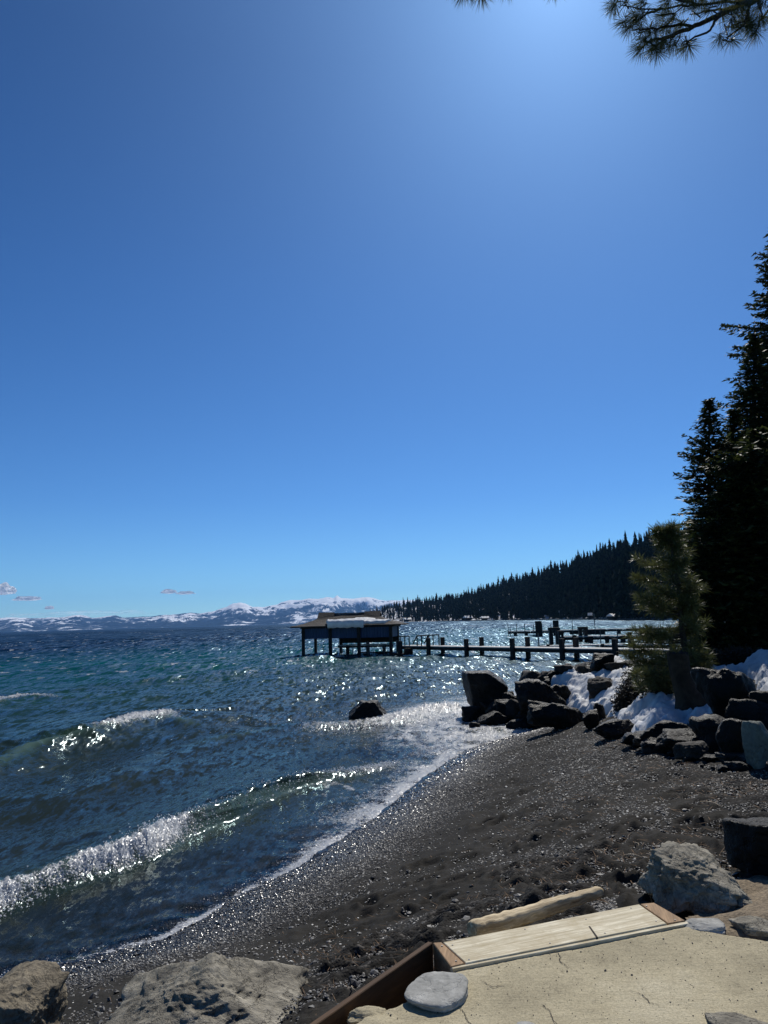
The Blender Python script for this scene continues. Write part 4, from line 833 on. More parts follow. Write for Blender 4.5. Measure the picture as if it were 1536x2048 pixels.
for i in range(nx - 1):
    for j in range(ny - 1):
        a = i * ny + j; F.append((a, a + 1, a + ny + 1, a + ny)); F.append((nb_ + a, nb_ + a + ny, nb_ + a + ny + 1, nb_ + a + 1))
for i in range(nx - 1):
    for j in (0, ny - 1): a = i * ny + j; F.append((a, a + ny, nb_ + a + ny, nb_ + a))
for j in range(ny - 1):
    for i in (0, nx - 1): a = i * ny + j; F.append((a, a + 1, nb_ + a + 1, nb_ + a))
sn = MB().add(V, F).build('snow_slab', M['snow'], None, smooth=True); sn.location = bh.location; sn.rotation_euler = bh.rotation_euler
tag(sn, 'thick white snow slab sliding off the boathouse roof', 'snow')
# ------------------------------------------------------------------ the pier to the boathouse
PA = at_y(798, 1300, 67.0)[:2]; PB = at_y(1262, 1300, 47.5)[:2]; pdv = (PB - PA); PL = np.linalg.norm(pdv); pdv /= PL; pnv = np.array([-pdv[1], pdv[0]])
if pnv[1] < 0: pnv = -pnv
def on_line(px, A, dv, off=0, nv=None):
    r = ray(px, 1290)[:2]; A2 = A + (nv * off if nv is not None else 0)
    # A2 + s dv = t r
    Mx = np.array([[dv[0], -r[0]], [dv[1], -r[1]]]); s, t = np.linalg.solve(Mx, -A2); return s, A2 + dv * s
pe = empty('pier', (PA[0], PA[1], 0), math.atan2(pdv[1], pdv[0])); tag(pe, 'long wooden pier running from the boathouse to the right shore', 'pier')
LEN = PL + 13; DZ = .80; PW = 1.7
MB().box((LEN / 2, PW / 2, DZ - .04), (LEN, PW, .07)).build('deck', M['deck'], pe)
MB().box((LEN / 2, .06, DZ - .2), (LEN, .12, .24)).build('side_beam', M['darkwood'], pe)
MB().box((LEN / 2, PW - .06, DZ - .2), (LEN, .12, .24)).build('side_beam', M['darkwood'], pe)
rq = random.Random(2)
for px in (857, 933, 1025, 1124, 1230, 1345): s, _ = on_line(px, PA, pdv, -.14, pnv); MB().box((s, -.16, -.1), (.30, .30, 2.0 + 1.1 + rq.uniform(-.08, .08)), rz=rq.uniform(-.1, .1)).build('post', M['darkwood'], pe, bevel=.03)
for px in (885, 963, 1055, 1152, 1262, 1390): s, _ = on_line(px, PA, pdv, PW + .14, pnv); MB().box((s, PW + .16, -.1), (.30, .30, 2.0 + 1.15 + rq.uniform(-.08, .08)), rz=rq.uniform(-.1, .1)).build('post', M['darkwood'], pe, bevel=.03)
b = MB(); b.tube([(-.3, .1, 1.62), (1.4, .1, 1.62)], .05, 6)
for x in (0.1, .75, 1.4): b.tube([(x, .1, .8), (x, .1, 1.62)], .045, 6)
b.build('railing', M['darkwood'], pe)
b = MB(); b.tube([(1.9, .1, .95), (2.5, .1, 1.65), (3.9, .1, 1.7)], .055, 6); b.tube([(1.9, 1.4, .95), (2.5, 1.4, 1.65), (3.9, 1.4, 1.7)], .055, 6)
for x in (2.5, 3.1, 3.9):
    for y in (.1, 1.4): b.tube([(x, y, .75), (x, y, 1.66)], .05, 6)
b.build('stair_railing', M['darkwood'], pe)
MB().box((.9, -.5, .12), (2.2, 1.0, .16)).box((1.75, -.3, .36), (.5, .6, .5)).build('landing_step', M['darkwood'], pe)
MB().box((1.35, -.9, .3), (.3, .3, 1.9)).build('pile', M['darkwood'], pe)
# piers farther off
def far_pier(label, pxa, pxb, ya, yb, z, w, posts, poles, H_=0.9):
    A = at_y(pxa, 1260, ya)[:2]; B = at_y(pxb, 1260, yb)[:2]; dv = B - A; Ln = np.linalg.norm(dv); dv /= Ln
    e = empty('pier', (A[0], A[1], 0), math.atan2(dv[1], dv[0])); tag(e, label, 'pier')
    MB().box((Ln / 2, w / 2, z - .06), (Ln, w, .10)).build('deck', M['deck'], e); MB().box((Ln / 2, 0, z - .28), (Ln, .12, .3)).build('side_beam', M['darkwood'], e)
    for px, pw, top in posts: s, _ = on_line(px, A, dv); MB().box((s, -.05, (top - 1.2) / 2), (pw, .35, top + 1.2)).build('post', M['darkwood'], e)
    for px, top in poles: s, _ = on_line(px, A, dv); MB().tube([(s, -.25, -.5), (s, -.25, top)], .06, 6).build('mooring_pole', M['steel'], e)
    return e
far_pier('farthest of the wooden piers, with thin mooring poles and dark pile clusters', 1016, 1560, 119, 112, .85, 2.0,
         [(1032, .5, .7), (1054, .5, .7), (1079, 1.0, 2.3), (1114, .9, 2.35), (1122, .5, .7), (1150, 1.4, .7), (1180, 1.9, .75), (1201, 1.6, .75), (1240, .5, .7)],
         [(1018, 2.0), (1022, 1.5), (1035, 2.0), (1051, 1.95), (1069, 1.8), (1086, 2.0), (1104, 1.8), (1147, 2.6), (1192, 3.2)])
far_pier('middle wooden pier with a snowy deck behind the near pier', 1120, 1560, 84, 74, .75, 1.8,
         [(1127, .4, .7), (1150, .4, .7), (1247, .5, .7), (1261, .4, 1.1), (1182, .5, .7), (1215, .4, .7), (1300, .4, 1.1), (1355, .4, 1.1)], [(1203, 1.3), (1237, 1.2)])
far_pier('low floating walkway just above the water between the piers', 1078, 1560, 71, 66, .28, 1.2,
         [(1082, .3, .3), (1096, .3, .4), (1150, .4, 1.2), (1205, .3, .35)], [(1078, 1.4)])
def lift(label, px, y, w, h):
    c = at_y(px, 1280, y); e = empty('boat_lift', (c[0], c[1], 0)); tag(e, label, 'boat lift', 'boat lifts between the piers')
    for sx in (-1, 1): MB().box((sx * w * .32, 0, h / 2 - .5), (w * .34, .5, h + 1)).build('pile', M['darkwood'], e)
    MB().box((0, 0, h - .12), (w * 1.1, .7, .3)).build('top_frame', M['darkwood'], e)
lift('broad dark boat lift standing left of the tall lift between the piers', 1109, 82, 1.1, 1.75); lift('squat dark boat lift right of the broad one between the piers', 1167, 84, .95, 1.7)
lift('small dark lift frame beside the broad boat lift', 1122, 76, .5, 1.5)
# ------------------------------------------------------------------ wooded hill on the far shore
m, nt, p, o = newmat('snowy_forest_floor'); v = pos(nt); n1 = tex_noise(nt, v, .035, 8, .7); n2 = tex_noise(nt, v, .3, 5, .7)
f = math_n(nt, 'ADD', math_n(nt, 'MULTIPLY', n1.outputs[0], .6), math_n(nt, 'MULTIPLY', n2.outputs[0], .4))
L(nt, ramp(nt, f, [(.47, (.02, .02, .018)), (.53, (.72, .74, .76))]).outputs[0], p.inputs['Base Color']); p.inputs['Roughness'].default_value = .9; M['hill'] = m
HX = [715, 740, 780, 850, 920, 1000, 1080, 1150, 1250, 1400, 1560, 1750, 2100]
HS = [2050, 1900, 1600, 1250, 1030, 850, 680, 540, 360, 270, 220, 180, 150]
HC = [2150, 2100, 2000, 1750, 1550, 1350, 1150, 980, 760, 620, 560, 500, 450]
HT = [1240, 1232, 1218, 1211, 1207, 1186, 1170, 1155, 1135, 1118, 1100, 1085, 1060]       # crest of the ground in the photo
pxs = np.linspace(715, 2100, 240); rs = np.linspace(0, 1.5, 40); V = []
def hill_z(px, t, r):
    c = np.interp(px, HX, HC); top = CH + (hor(px) - np.interp(px, HX, HT)) / FPX * c
    base = .35 + 1.2 * sstep(0, .06, t)
    return base + (top - 1.5) * (sstep(.0, 1.0, t) * .75 + .25 * np.clip(t, 0, 1)) + np.where(t > 1, (t - 1) * 5, 0)
for px in pxs:
    r0 = ray(px, hor(px)); az_ = math.atan2(r0[0], r0[1]); s = np.interp(px, HX, HS); c = np.interp(px, HX, HC)
    for t in rs:
        tt = t - .03; r = s + (c - s) * tt; z = float(hill_z(px, max(tt, 0), r)) if tt >= 0 else -2
        rx = r / math.cos(az_) if False else r
        V.append((math.tan(az_) * r, r, z + (0 if tt < .05 else 1.5 * mnoise.noise(Vector((px * .05, r * .02, 0))))))
hl = link('wooded_hillside', mesh_np('wooded_hillside', np.array(V), grid_faces(len(pxs), len(rs)), M['hill'])); tag(hl, 'snow covered ground of the far wooded hillside', kind='structure')
def conifer_mesh(seed, slim):
    r = random.Random(seed); b = MB(); v_ = []; f_ = []; n = 9; L_ = 13
    b.tube([(0, 0, -.03), (0, 0, .95)], [.012, .003], 5)
    for k in range(L_):
        z0 = .10 + .86 * (k / L_) ** .92; z1 = z0 + (.17 - .006 * k); R0 = slim * (1 - k / L_) ** .8 * r.uniform(.75, 1.2) + .006
        c0 = len(b.v); pts = []
        off = r.uniform(0, 6.28)
        for q in range(n):
            a = off + 2 * math.pi * q / n; rr = R0 * (1.0 if q % 2 == 0 else .5) * r.uniform(.65, 1.25); pts.append((rr * math.cos(a), rr * math.sin(a), z0 - rr * .35 + r.uniform(-.008, .008)))
        pts.append((0, 0, min(1.0, z1))); b.add(pts, [(q, (q + 1) % n, n) for q in range(n)])
    me = bpy.data.meshes.new('conifer'); me.from_pydata(b.v, [], b.f); me.update()
    at = me.attributes.new('tone', 'FLOAT', 'POINT'); at.data.foreach_set('value', [r.random() ** 2 for _ in me.vertices]); me.materials.append(M['farfir']); return me
CM = [conifer_mesh(i, .13 + .025 * (i % 4)) for i in range(8)]
rh = random.Random(12)
def hill_tree(px, t):
    r0 = ray(px, hor(px)); az_ = math.atan2(r0[0], r0[1]); s = np.interp(px, HX, HS); c = np.interp(px, HX, HC); r = s + (c - s) * t
    return math.tan(az_) * r, r, float(hill_z(px, t, r))
cnt = 0
def put_far(px, t, H_, label, group):
    x, y, z = hill_tree(px, t); o = bpy.data.objects.new('conifer', CM[rh.randrange(8)]); COL.objects.link(o)
    o.location = (x, y, z); o.scale = (H_ * rh.uniform(.85, 1.15), H_ * rh.uniform(.85, 1.15), H_); o.rotation_euler = (rh.uniform(-.03, .03), rh.uniform(-.03, .03), rh.uniform(0, 6.3)); tag(o, label, 'tree', group)
SKY_L = ['dark conifer on the low skyline of the far hill just right of the boathouse roof', 'dark conifer on the far skyline above the stair end of the near pier', 'dark conifer on the far skyline above the wedge shaped boulder', 'dark conifer on the far skyline above the boat lifts', 'dark conifer on the highest visible skyline left of the young pine']
SLOPE_L = ['dark conifer low on the far hillside near the left end of the wooded shore', 'dark conifer on the far slope above the middle of the near pier', 'dark conifer on the far slope above the mooring poles', 'dark conifer on the far slope above the snowy clearing and boat lifts', 'dark conifer on the far slope seen through and beside the young pine']
for i in range(110):
    px = 735 + (1330 - 735) * rh.random() ** .9; put_far(px, rh.uniform(.9, 1.02), rh.uniform(17, 34) * np.interp(px, [735, 1000, 1300], [.75, .95, 1.1]), SKY_L[int(px > 850) + int(px > 960) + int(px > 1080) + int(px > 1200)], 'conifers along the skyline of the far hill')
for i in range(180):
    px = 800 + (1420 - 800) * rh.random() ** .8; put_far(px, rh.uniform(.03, .55), rh.uniform(17, 30), SLOPE_L[int(px > 900) + int(px > 1020) + int(px > 1140) + int(px > 1270)], 'conifers on the slope of the far hill')
def merged(name, label, items):
    Vs = []; Fs = []; T = []; b = 0; base = []
    for me in CM:
        v = np.array([q.co[:] for q in me.vertices]); tri = [tuple(p.vertices) for p in me.polygons if len(p.vertices) == 3]; t = np.zeros(len(v)); me.attributes['tone'].data.foreach_get('value', t); base.append((v, np.array(tri), t))
    for x, y, z, h in items:
        v, f, t = base[rh.randrange(8)]; a = rh.uniform(0, 6.28); c, s = math.cos(a), math.sin(a)
        Vs.append(np.stack([(v[:, 0] * c - v[:, 1] * s) * h + x, (v[:, 0] * s + v[:, 1] * c) * h + y, v[:, 2] * h + z], -1)); Fs.append(f + b); T.append(t); b += len(v)
    o = link(name, mesh_np(name, np.concatenate(Vs), np.concatenate(Fs), M['farfir'], {'tone': np.concatenate(T)}, smooth=False)); tag(o, label, kind='stuff'); return o
it = []
for i in range(3400):
    px = 735 + (1750 - 735) * rh.random() ** .8; t = rh.uniform(.04, 1.08) ** .9; x, y, z = hill_tree(px, t); it.append((x, y, z, rh.uniform(11, 29) * np.interp(px, [735, 900, 1300], [.6, .85, 1.0])))
for i in range(260):
    px = 800 + 620 * rh.random(); x, y, z = hill_tree(px, rh.uniform(.004, .035)); it.append((x, y, z, rh.uniform(5, 17)))
merged('hillside_forest', 'dense dark conifer forest covering the far hillside', it)
# cabins, sheds and boathouses strung along the far shore
def cabin(label, px, t, w, h, dz=0, name='cabin'):
    x, y, z = hill_tree(px, t); z += dz; w *= .62; h *= .8; e = empty(name, (x, y, z), rh.uniform(-.5, .5)); tag(e, label, 'cabin', 'cabins on the far shore')
    MB().box((0, 0, h * .3), (w, w * .7, h * .6)).build('wall', M['darkwood'], e)
    v = [(-w * .6, -w * .5, h * .55), (w * .6, -w * .5, h * .55), (w * .6, w * .5, h * .55), (-w * .6, w * .5, h * .55), (-w * .6, 0, h), (w * .6, 0, h)]
    MB().add(v, [(0, 1, 5, 4), (2, 3, 4, 5), (0, 4, 3), (1, 2, 5), (0, 3, 2, 1)]).build('snowy_roof', M['snow'], e)
cabin('low dark cabin with snow dusted roof at the left end of the wooded shore', 815, .02, 20, 9)
cabin('small dark shoreside cabin left of the snowy clearing', 936, .01, 15, 8)
cabin('pair house with snowy roof close to the water right of the small cabin', 970, .01, 13, 6)
cabin('cabin with bright snowy roof half way up the slope', 968, .22, 17, 10)
cabin('large snowy roofed house in the clearing above the shore', 1076, .16, 16, 12)
cabin('little shed on the slope above the far pier piles', 1162, .22, 7, 6)
cabin('low snow covered boathouse at the right end of the far shore', 1232, .0, 11, 4)
cabin('snow covered shelter beside the far shore wall', 1184, .01, 7, 5)
# a low shore wall with snow along the water
ps = [tuple(hill_tree(px, .0)[:2]) for px in np.linspace(880, 1290, 30)]; b = MB()
for i in range(len(ps) - 1):
    A, B = ps[i], ps[i + 1]; c = ((A[0] + B[0]) / 2, (A[1] + B[1]) / 2 - 4, .55); b.box(c, (math.dist(A, B) * 1.02, 2.0, .9), rz=math.atan2(B[1] - A[1], B[0] - A[0]))
o = b.build('shore_wall', M['darkwood']); tag(o, 'long low dark quay wall along the far wooded shore', 'wall')
ps = [hill_tree(px, .03) for px in np.linspace(880, 1290, 120)]
V = []
for x, y, z in ps: V += [(x, y - 9, .9 + .4 * rh.random()), (x, y + 6, z + .2 + 1.5 * rh.random())]
o = link('shore_snow', mesh_np('shore_snow', np.array(V), grid_faces(120, 2)[np.random.RandomState(4).uniform(0, 1, 119) < .3], M['snow'])); tag(o, 'patchy snow bank along the far shore', kind='stuff')
# ------------------------------------------------------------------ mountains
MT = [(-500, 1262), (-200, 1244), (-60, 1238), (0, 1236), (30, 1235), (60, 1237), (90, 1236), (130, 1234), (150, 1230), (165, 1231), (185, 1236), (200, 1235), (215, 1232), (230, 1231), (245, 1235), (270, 1234), (300, 1233), (330, 1230), (360, 1228), (380, 1225), (400, 1227), (430, 1222), (450, 1215), (465, 1208), (480, 1205), (492, 1208), (505, 1214), (530, 1215), (545, 1211), (556, 1209), (562, 1205), (580, 1200), (600, 1200), (620, 1197), (640, 1198), (655, 1194), (668, 1197), (675, 1192), (683, 1197), (700, 1198), (715, 1197), (735, 1194), (745, 1196), (770, 1202), (790, 1201), (820, 1200), (850, 1203), (900, 1212), (1000, 1222), (1300, 1226)]
m, nt, p, o = newmat('snowy_mountain_slopes'); v = pos(nt)
nm = N(nt, 'ShaderNodeNewGeometry'); 
n1 = tex_noise(nt, v, .0016, 9, .72, .4); n2 = tex_noise(nt, mapping(nt, v, (1, .35, .35), (0, .0, 0)), .0045, 8, .7)
f = math_n(nt, 'ADD', math_n(nt, 'MULTIPLY', n1.outputs[0], .5), math_n(nt, 'MULTIPLY', n2.outputs[0], .5)); sz = N(nt, 'ShaderNodeSeparateXYZ'); L(nt, v, sz.inputs[0])
f = math_n(nt, 'ADD', f, math_n(nt, 'MULTIPLY', attr(nt, 'snowy'), .24))
c = ramp(nt, f, [(.51, (.022, .035, .055)), (.55, (.10, .13, .18)), (.585, (.86, .88, .90))]).outputs[0]  # slopes tinted blue, some of the distance haze put into their colour
L(nt, c, p.inputs['Base Color']); p.inputs['Roughness'].default_value = .9; p.inputs['Specular IOR Level'].default_value = 0.0; M['mountain'] = m
def mountains(name, label, DY, depth, scale_h, seed, x0, x1, sn0, sn1, nx_=700, skyline=MT, jag=1.0):
    pxs = np.linspace(x0, x1, nx_); ts = np.linspace(0, 1.5, 90)
    az_ = np.array([math.atan2(*ray(p, hor(p))[:2]) for p in pxs])
    top = np.interp(pxs, [q[0] for q in skyline], [q[1] for q in skyline]); top = (hor(pxs) - top) / FPX * DY * scale_h
    Tt, Az = np.meshgrid(ts, az_, indexing='ij'); Yg = DY - depth * (1 - Tt); Xg = np.tan(Az) * Yg
    Tp = np.repeat(top[None, :], len(ts), 0)
    env = np.where(Tt < 1, Tt ** 1.25, 1 - (Tt - 1) * 1.2)
    wx = Xg / 1500 + .5 * fbm(Xg / 3000, Yg / 3000, 2, seed + 7); rid = 1 - np.abs(fbm(wx, Yg / 4200, 5, seed, .55)) * 1.5
    mid = np.where(Tt < 1, 4 * Tt * (1 - Tt), 0)
    Zg = Tp * (env + .42 * mid * (rid - .55)) + np.where(Tt > .93, 1, 0) * jag * 14 * fbm(Xg / 260, Yg / 900, 4, seed + 3) * np.clip(Tp / 500, .2, 1)
    Zg = Zg * sstep(0, .03, Tt) - 20 * (1 - sstep(0, .05, Tt)); 
    sn = sn0 + (sn1 - sn0) * np.clip(Zg / 700, 0, 1) + .45 * (rid - .6)
    o = link(name, mesh_np(name, np.stack([Xg, Yg, Zg], -1).reshape(-1, 3), grid_faces(len(ts), nx_), M['mountain'], {'snowy': sn})); tag(o, label, kind='structure')
mountains('mountain_range', 'blue snow streaked mountain range across the lake', 21000, 7000, 1.0, 5, -420, 1300, -.20, .66)
FT = [(-420, 1262), (-100, 1240), (0, 1242), (25, 1238), (45, 1240), (62, 1250), (75, 1254), (90, 1249), (120, 1243), (150, 1247), (170, 1252), (200, 1249), (215, 1252), (240, 1258), (300, 1256), (360, 1247), (390, 1244), (420, 1240), (440, 1232), (470, 1234), (500, 1240), (560, 1236), (600, 1228), (660, 1226), (720, 1228), (800, 1232), (1000, 1236)]
mountains('foothills', 'nearer forested foothills with snow below the mountain range', 16500, 2500, 1.0, 9, -420, 1000, -.04, .45, 600, FT, .4)
# ------------------------------------------------------------------ near firs
def quads_mesh(name, C, A, B, tone, mat, shape='quad'):
    """C centre, A half axis along, B half axis across; diamond leaves"""
    n = len(C); V = np.stack([C - A, C + B * .9 - A * .1, C + A, C - B * .9 - A * .1], 1).reshape(-1, 3)
    F = np.arange(n * 4).reshape(n, 4); return mesh_np(name, V, F, mat, {'tone': np.repeat(tone, 4)}, smooth=False)
def fir(label, px, pbase, ptop, dist, Rpx, seed, leanpx=0, dens_=1.0, asym=None, low=0.02):
    r = np.random.RandomState(seed); base = at_y(px, pbase, dist); top = at_y(px + leanpx, ptop, dist); gz = float(land(np.array([base[0]]), np.array([base[1]]))[0]); gz = max(gz, .2)
    H_ = top[2] - gz; R0 = Rpx / FPX * dist; lean = (top[0] - base[0]) / H_
    e = empty('fir_tree', (base[0], base[1], gz)); tag(e, label, 'tree', 'fir trees on the bank')
    b = MB(); b.tube([(0, 0, -.4), (lean * H_ * .3, 0, H_ * .3), (lean * H_ * .65, 0, H_ * .65), (lean * H_, 0, H_)], [.02 * H_ ** 1.0 * .9, .015 * H_, .008 * H_, .012], 8)
    C = []; A = []; B = []; T = []; z = H_ * low + .15
    lobes = [(r.uniform(0, 1), r.uniform(0, 6.28), r.uniform(.06, .16)) for _ in range(14)]
    while z < H_ * .995:
        f = z / H_; Lm = R0 * (np.interp(f, [0, .08, .25, .5, .75, .92, 1], [.8, .95, 1.0, .97, .74, .36, .06]) if px > 1540 else np.interp(f, [0, .08, .25, .78, .86, .93, .98, 1], [.85, .95, 1, .96, .64, .34, .10, .02])); nb = int(r.randint(6, 9))
        a0 = r.uniform(0, 6.28); clump = r.uniform(.7, 1.18)
        for k in range(nb):
            a = a0 + 6.283 * k / nb + r.uniform(-.25, .25); Ln = Lm * clump * r.uniform(.72, 1.2)
            for (lf, la, lw) in lobes: Ln *= 1 + .20 * math.exp(-((f - lf) / .03) ** 2) * max(0, math.cos(a - la)) 
            if Ln < .08: Ln = .08
            dirv = np.array([math.cos(a), math.sin(a), 0]); side = np.array([-math.sin(a), math.cos(a), 0]); rise = np.interp(f, [0, .5, .9, 1], [-.18, .05, .55, 1.2]) + r.uniform(-.1, .1)
            m_ = max(3, int(Ln / .13 * dens_)); s = (np.arange(m_) + r.uniform(.2, .8, m_)) / m_; s = .12 + .88 * s ** .85
            zz = z + Ln * (rise * s - .16 * s ** 2 + .10 * s ** 3)
            cen = np.array([lean * z, 0, 0]) + dirv * (Ln * s)[:, None]; cen[:, 2] = zz
            if r.rand() < .35 and Ln > .6: b.tube([(lean * z, 0, z), tuple(cen[m_ // 2]), tuple(cen[-1])], [.022, .014, .005], 4, False)
            wl = Ln * .36 * (1.05 - s) ** .7 + .07
            for sd in (-1, 1):
                for j in range(m_):
                    nt_ = max(1, int(wl[j] / .062)); tt = (np.arange(nt_) + r.uniform(0, 1, nt_)) / nt_
                    c = cen[j] + (side * sd * .86 + dirv * .45) * (tt * wl[j])[:, None]; c[:, 2] -= tt * wl[j] * .18; c = c + r.normal(0, .022, c.shape)
                    ax = (side * sd * .8 + dirv * .6)[None] + r.normal(0, .3, c.shape); ax /= np.linalg.norm(ax, axis=1)[:, None]
                    up = np.array([0, 0, 1.]) + r.normal(0, .45, c.shape); bx = np.cross(ax, up); bx /= np.linalg.norm(bx, axis=1)[:, None]
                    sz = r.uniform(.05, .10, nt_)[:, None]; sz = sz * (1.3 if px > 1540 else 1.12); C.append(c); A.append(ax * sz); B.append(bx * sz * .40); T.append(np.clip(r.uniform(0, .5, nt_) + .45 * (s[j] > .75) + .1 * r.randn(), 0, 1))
            C.append(cen); q = np.repeat(dirv[None], m_, 0) + r.normal(0, .2, (m_, 3)); A.append(q * .10); B.append(np.repeat(side[None], m_, 0) * .05); T.append(r.uniform(0, .6, m_))
        z += H_ * .0105 * r.uniform(.8, 1.3) + .04
    C = np.concatenate(C); print('fir quads', len(C))
    b.build('trunk', M['bark'], e, smooth=True)
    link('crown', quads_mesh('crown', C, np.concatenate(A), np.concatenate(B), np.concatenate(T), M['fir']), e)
    return e
fir('bushy fir with a ragged top, leftmost of the tall firs', 1422, 1345, 797, 19, 54, 1, -4, 1.2)
fir('slender fir with a thin bare leader just right of the leftmost fir', 1466, 1345, 818, 19.5, 46, 2, 2, 1.1)
fir('pointed fir rising between the slender fir and the giant one', 1506, 1345, 668, 21, 56, 7, 2, 1.3)
fir('giant dark fir rising highest at the right border', 1580, 1345, 400, 23.5, 100, 3, 6, 1.5)
fir('short dense fir filling the foot of the tall ones', 1440, 1348, 985, 17.2, 70, 4, 0, 1.2)
fir('dense low fir in front of the giant fir by the right border', 1514, 1350, 860, 17.2, 92, 5, 0, 1.2)
fir('fir just outside the right edge of the stand, behind the giant one', 1650, 1350, 620, 20, 110, 6, 0, .8)
# ------------------------------------------------------------------ pines with long needles
def tufts(P, D, rng, n, ln, w, cone=1.15):
    """P tuft centres, D directions: needles spring forward and outward from each"""
    m_ = len(P); d = rng.normal(0, 1, (m_, n, 3)); d /= np.linalg.norm(d, axis=2)[..., None]; d = d * cone + D[:, None, :] * .85; d /= np.linalg.norm(d, axis=2)[..., None]
    l_ = ln * rng.uniform(.75, 1.1, (m_, n, 1)); back = rng.uniform(0, .35, (m_, n, 1)) * ln
    p0 = P[:, None, :] - D[:, None, :] * back; tip = p0 + d * l_; tip[..., 2] -= .06 * ln
    s = np.cross(d, rng.normal(0, 1, (m_, n, 3))); s /= np.linalg.norm(s, axis=2)[..., None] + 1e-9; s = s * w
    mid = p0 + d * l_ * .55
    V = np.stack([p0 - s * .5, p0 + s * .5, mid + s, tip, mid - s], 2).reshape(-1, 3); k = m_ * n
    b = (np.arange(k) * 5)[:, None]; F = np.concatenate([b + np.array([[0, 1, 2]]), b + np.array([[0, 2, 4]]), b + np.array([[4, 2, 3]])])
    tone = np.repeat(np.clip(rng.uniform(.1, .7, (m_, 1)) + rng.uniform(0, .4, (m_, n)), 0, 1).reshape(-1), 5); return V, F, tone
def young_pine():
    r = np.random.RandomState(5); dist = 16.5; base = place(1384, 1392); base = at_y(1384, 1392, base[1] if 12 < base[1] < 22 else 16.5); gz = float(land(np.array([base[0]]), np.array([base[1]]))[0]); dist = base[1]
    ctr = [(1384, 1392), (1372, 1320), (1362, 1240), (1357, 1170), (1345, 1110), (1340, 1055)]; W_ = [at_y(x, y, dist) for x, y in ctr]; W_ = [w - np.array([base[0], base[1], gz]) for w in W_]; W_[0][2] = -.2
    e = empty('young_pine', (base[0], base[1], gz)); tag(e, 'young long needled pine leaning left in front of the firs beside the stump', 'tree')
    b = MB(); b.tube([tuple(w) for w in W_], [.085, .065, .05, .04, .028, .012], 8)
    zs = [w[2] for w in W_]; P = []; D = []; u = dist / FPX
    for i in range(106):
        f = r.uniform(.03, 1.0) ** 1.1; z = zs[0] + .2 + (zs[-1] - zs[0] - .2) * f; x0 = np.interp(z, zs, [w[0] for w in W_]); a = r.uniform(0, 6.28)
        left = math.cos(a) < 0; Rl = np.interp(f, [0, .15, .4, .6, .8, .95, 1], [116, 124, 104, 88, 66, 34, 12]) * u; Rr = np.interp(f, [0, .3, .6, .9, 1], [22, 32, 30, 22, 12]) * u
        Ln = (Rl if left else Rr) * abs(math.cos(a)) + .55 * (Rl + Rr) / 2 * abs(math.sin(a)); Ln *= r.uniform(.6, 1.05); Ln = max(Ln - .10, .06)
        d = np.array([math.cos(a), math.sin(a), 0]); rise = r.uniform(.1, .5); q = []
        for s in (0, .35, .7, 1.0): q.append(np.array([x0, 0, z]) + d * Ln * s + np.array([0, 0, Ln * (rise * s * s - .12 * s)]))
        b.tube([tuple(t) for t in q], [.018, .013, .009, .005], 5, False)
        nT = max(2, int(Ln / .13))
        for s in np.linspace(.5, 1, nT):
            c = q[0] + d * Ln * s + np.array([0, 0, Ln * (rise * s * s - .12 * s)]); P.append(c); D.append(d * .6 + np.array([0, 0, .7]))
            if s < .99 or True:
                sd = np.array([-d[1], d[0], 0]) * r.choice([-1, 1]); c2 = c + sd * r.uniform(.08, .24) + d * .06 + np.array([0, 0, .04]); P.append(c2); D.append(sd * .5 + d * .3 + np.array([0, 0, .6]))
                b.tube([tuple(c), tuple(c2)], [.006, .004], 4, False)
    P = np.array(P); D = np.array(D); D /= np.linalg.norm(D, axis=1)[:, None]
    V, F, t = tufts(P, D, r, 40, .20, .0045); link('crown', mesh_np('crown', V, F, M['pine'], {'tone': t}, smooth=False), e); b.build('trunk', M['bark'], e, smooth=True)
young_pine()
# stump
P = place(1368, 1396); dist = P[1] - 1.5; b = MB(); r = random.Random(3); gz = P[2]
def stump():
    pts = [at_y(x, y, dist) for x, y in [(1384, 1402), (1370, 1372), (1360, 1340), (1354, 1306)]]; wid = [30, 21, 19, 20]; V = []; n = 34; F = []; rows = 26
    for i in range(rows):
        t = i / (rows - 1) * 3; k = min(int(t), 2); f = t - k; c = pts[k] * (1 - f) + pts[k + 1] * f; w = (wid[k] * (1 - f) + wid[k + 1] * f) / FPX * dist
        if i == 0: c = c - np.array([0, 0, .3]); w *= 1.2
        for q in range(n):
            a = 6.283 * q / n; rg = 1 + .10 * mnoise.noise(Vector((math.cos(a) * 3.2, math.sin(a) * 3.2, i * .06))) + .05 * mnoise.noise(Vector((math.cos(a) * 9, math.sin(a) * 9, i * .08)))
            jag = (.10 * mnoise.noise(Vector((math.cos(a) * 4, math.sin(a) * 4, 9))) if i == rows - 1 else 0)
            V.append((c[0] + w * rg * math.cos(a), c[1] + w * rg * math.sin(a), c[2] + jag))
    for i in range(rows - 1):
        for q in range(n): F.append((i * n + q, i * n + (q + 1) % n, (i + 1) * n + (q + 1) % n, (i + 1) * n + q))
    V.append(tuple(pts[-1] - np.array([0, 0, .08]))); F += [((rows - 1) * n + q, (rows - 1) * n + (q + 1) % n, len(V) - 1) for q in range(n)]
    o = MB().add(V, F).build('tree_stump', M['stump'], smooth=True); tag(o, 'split weathered tree stump leaning at the foot of the young pine', 'stump')
stump()
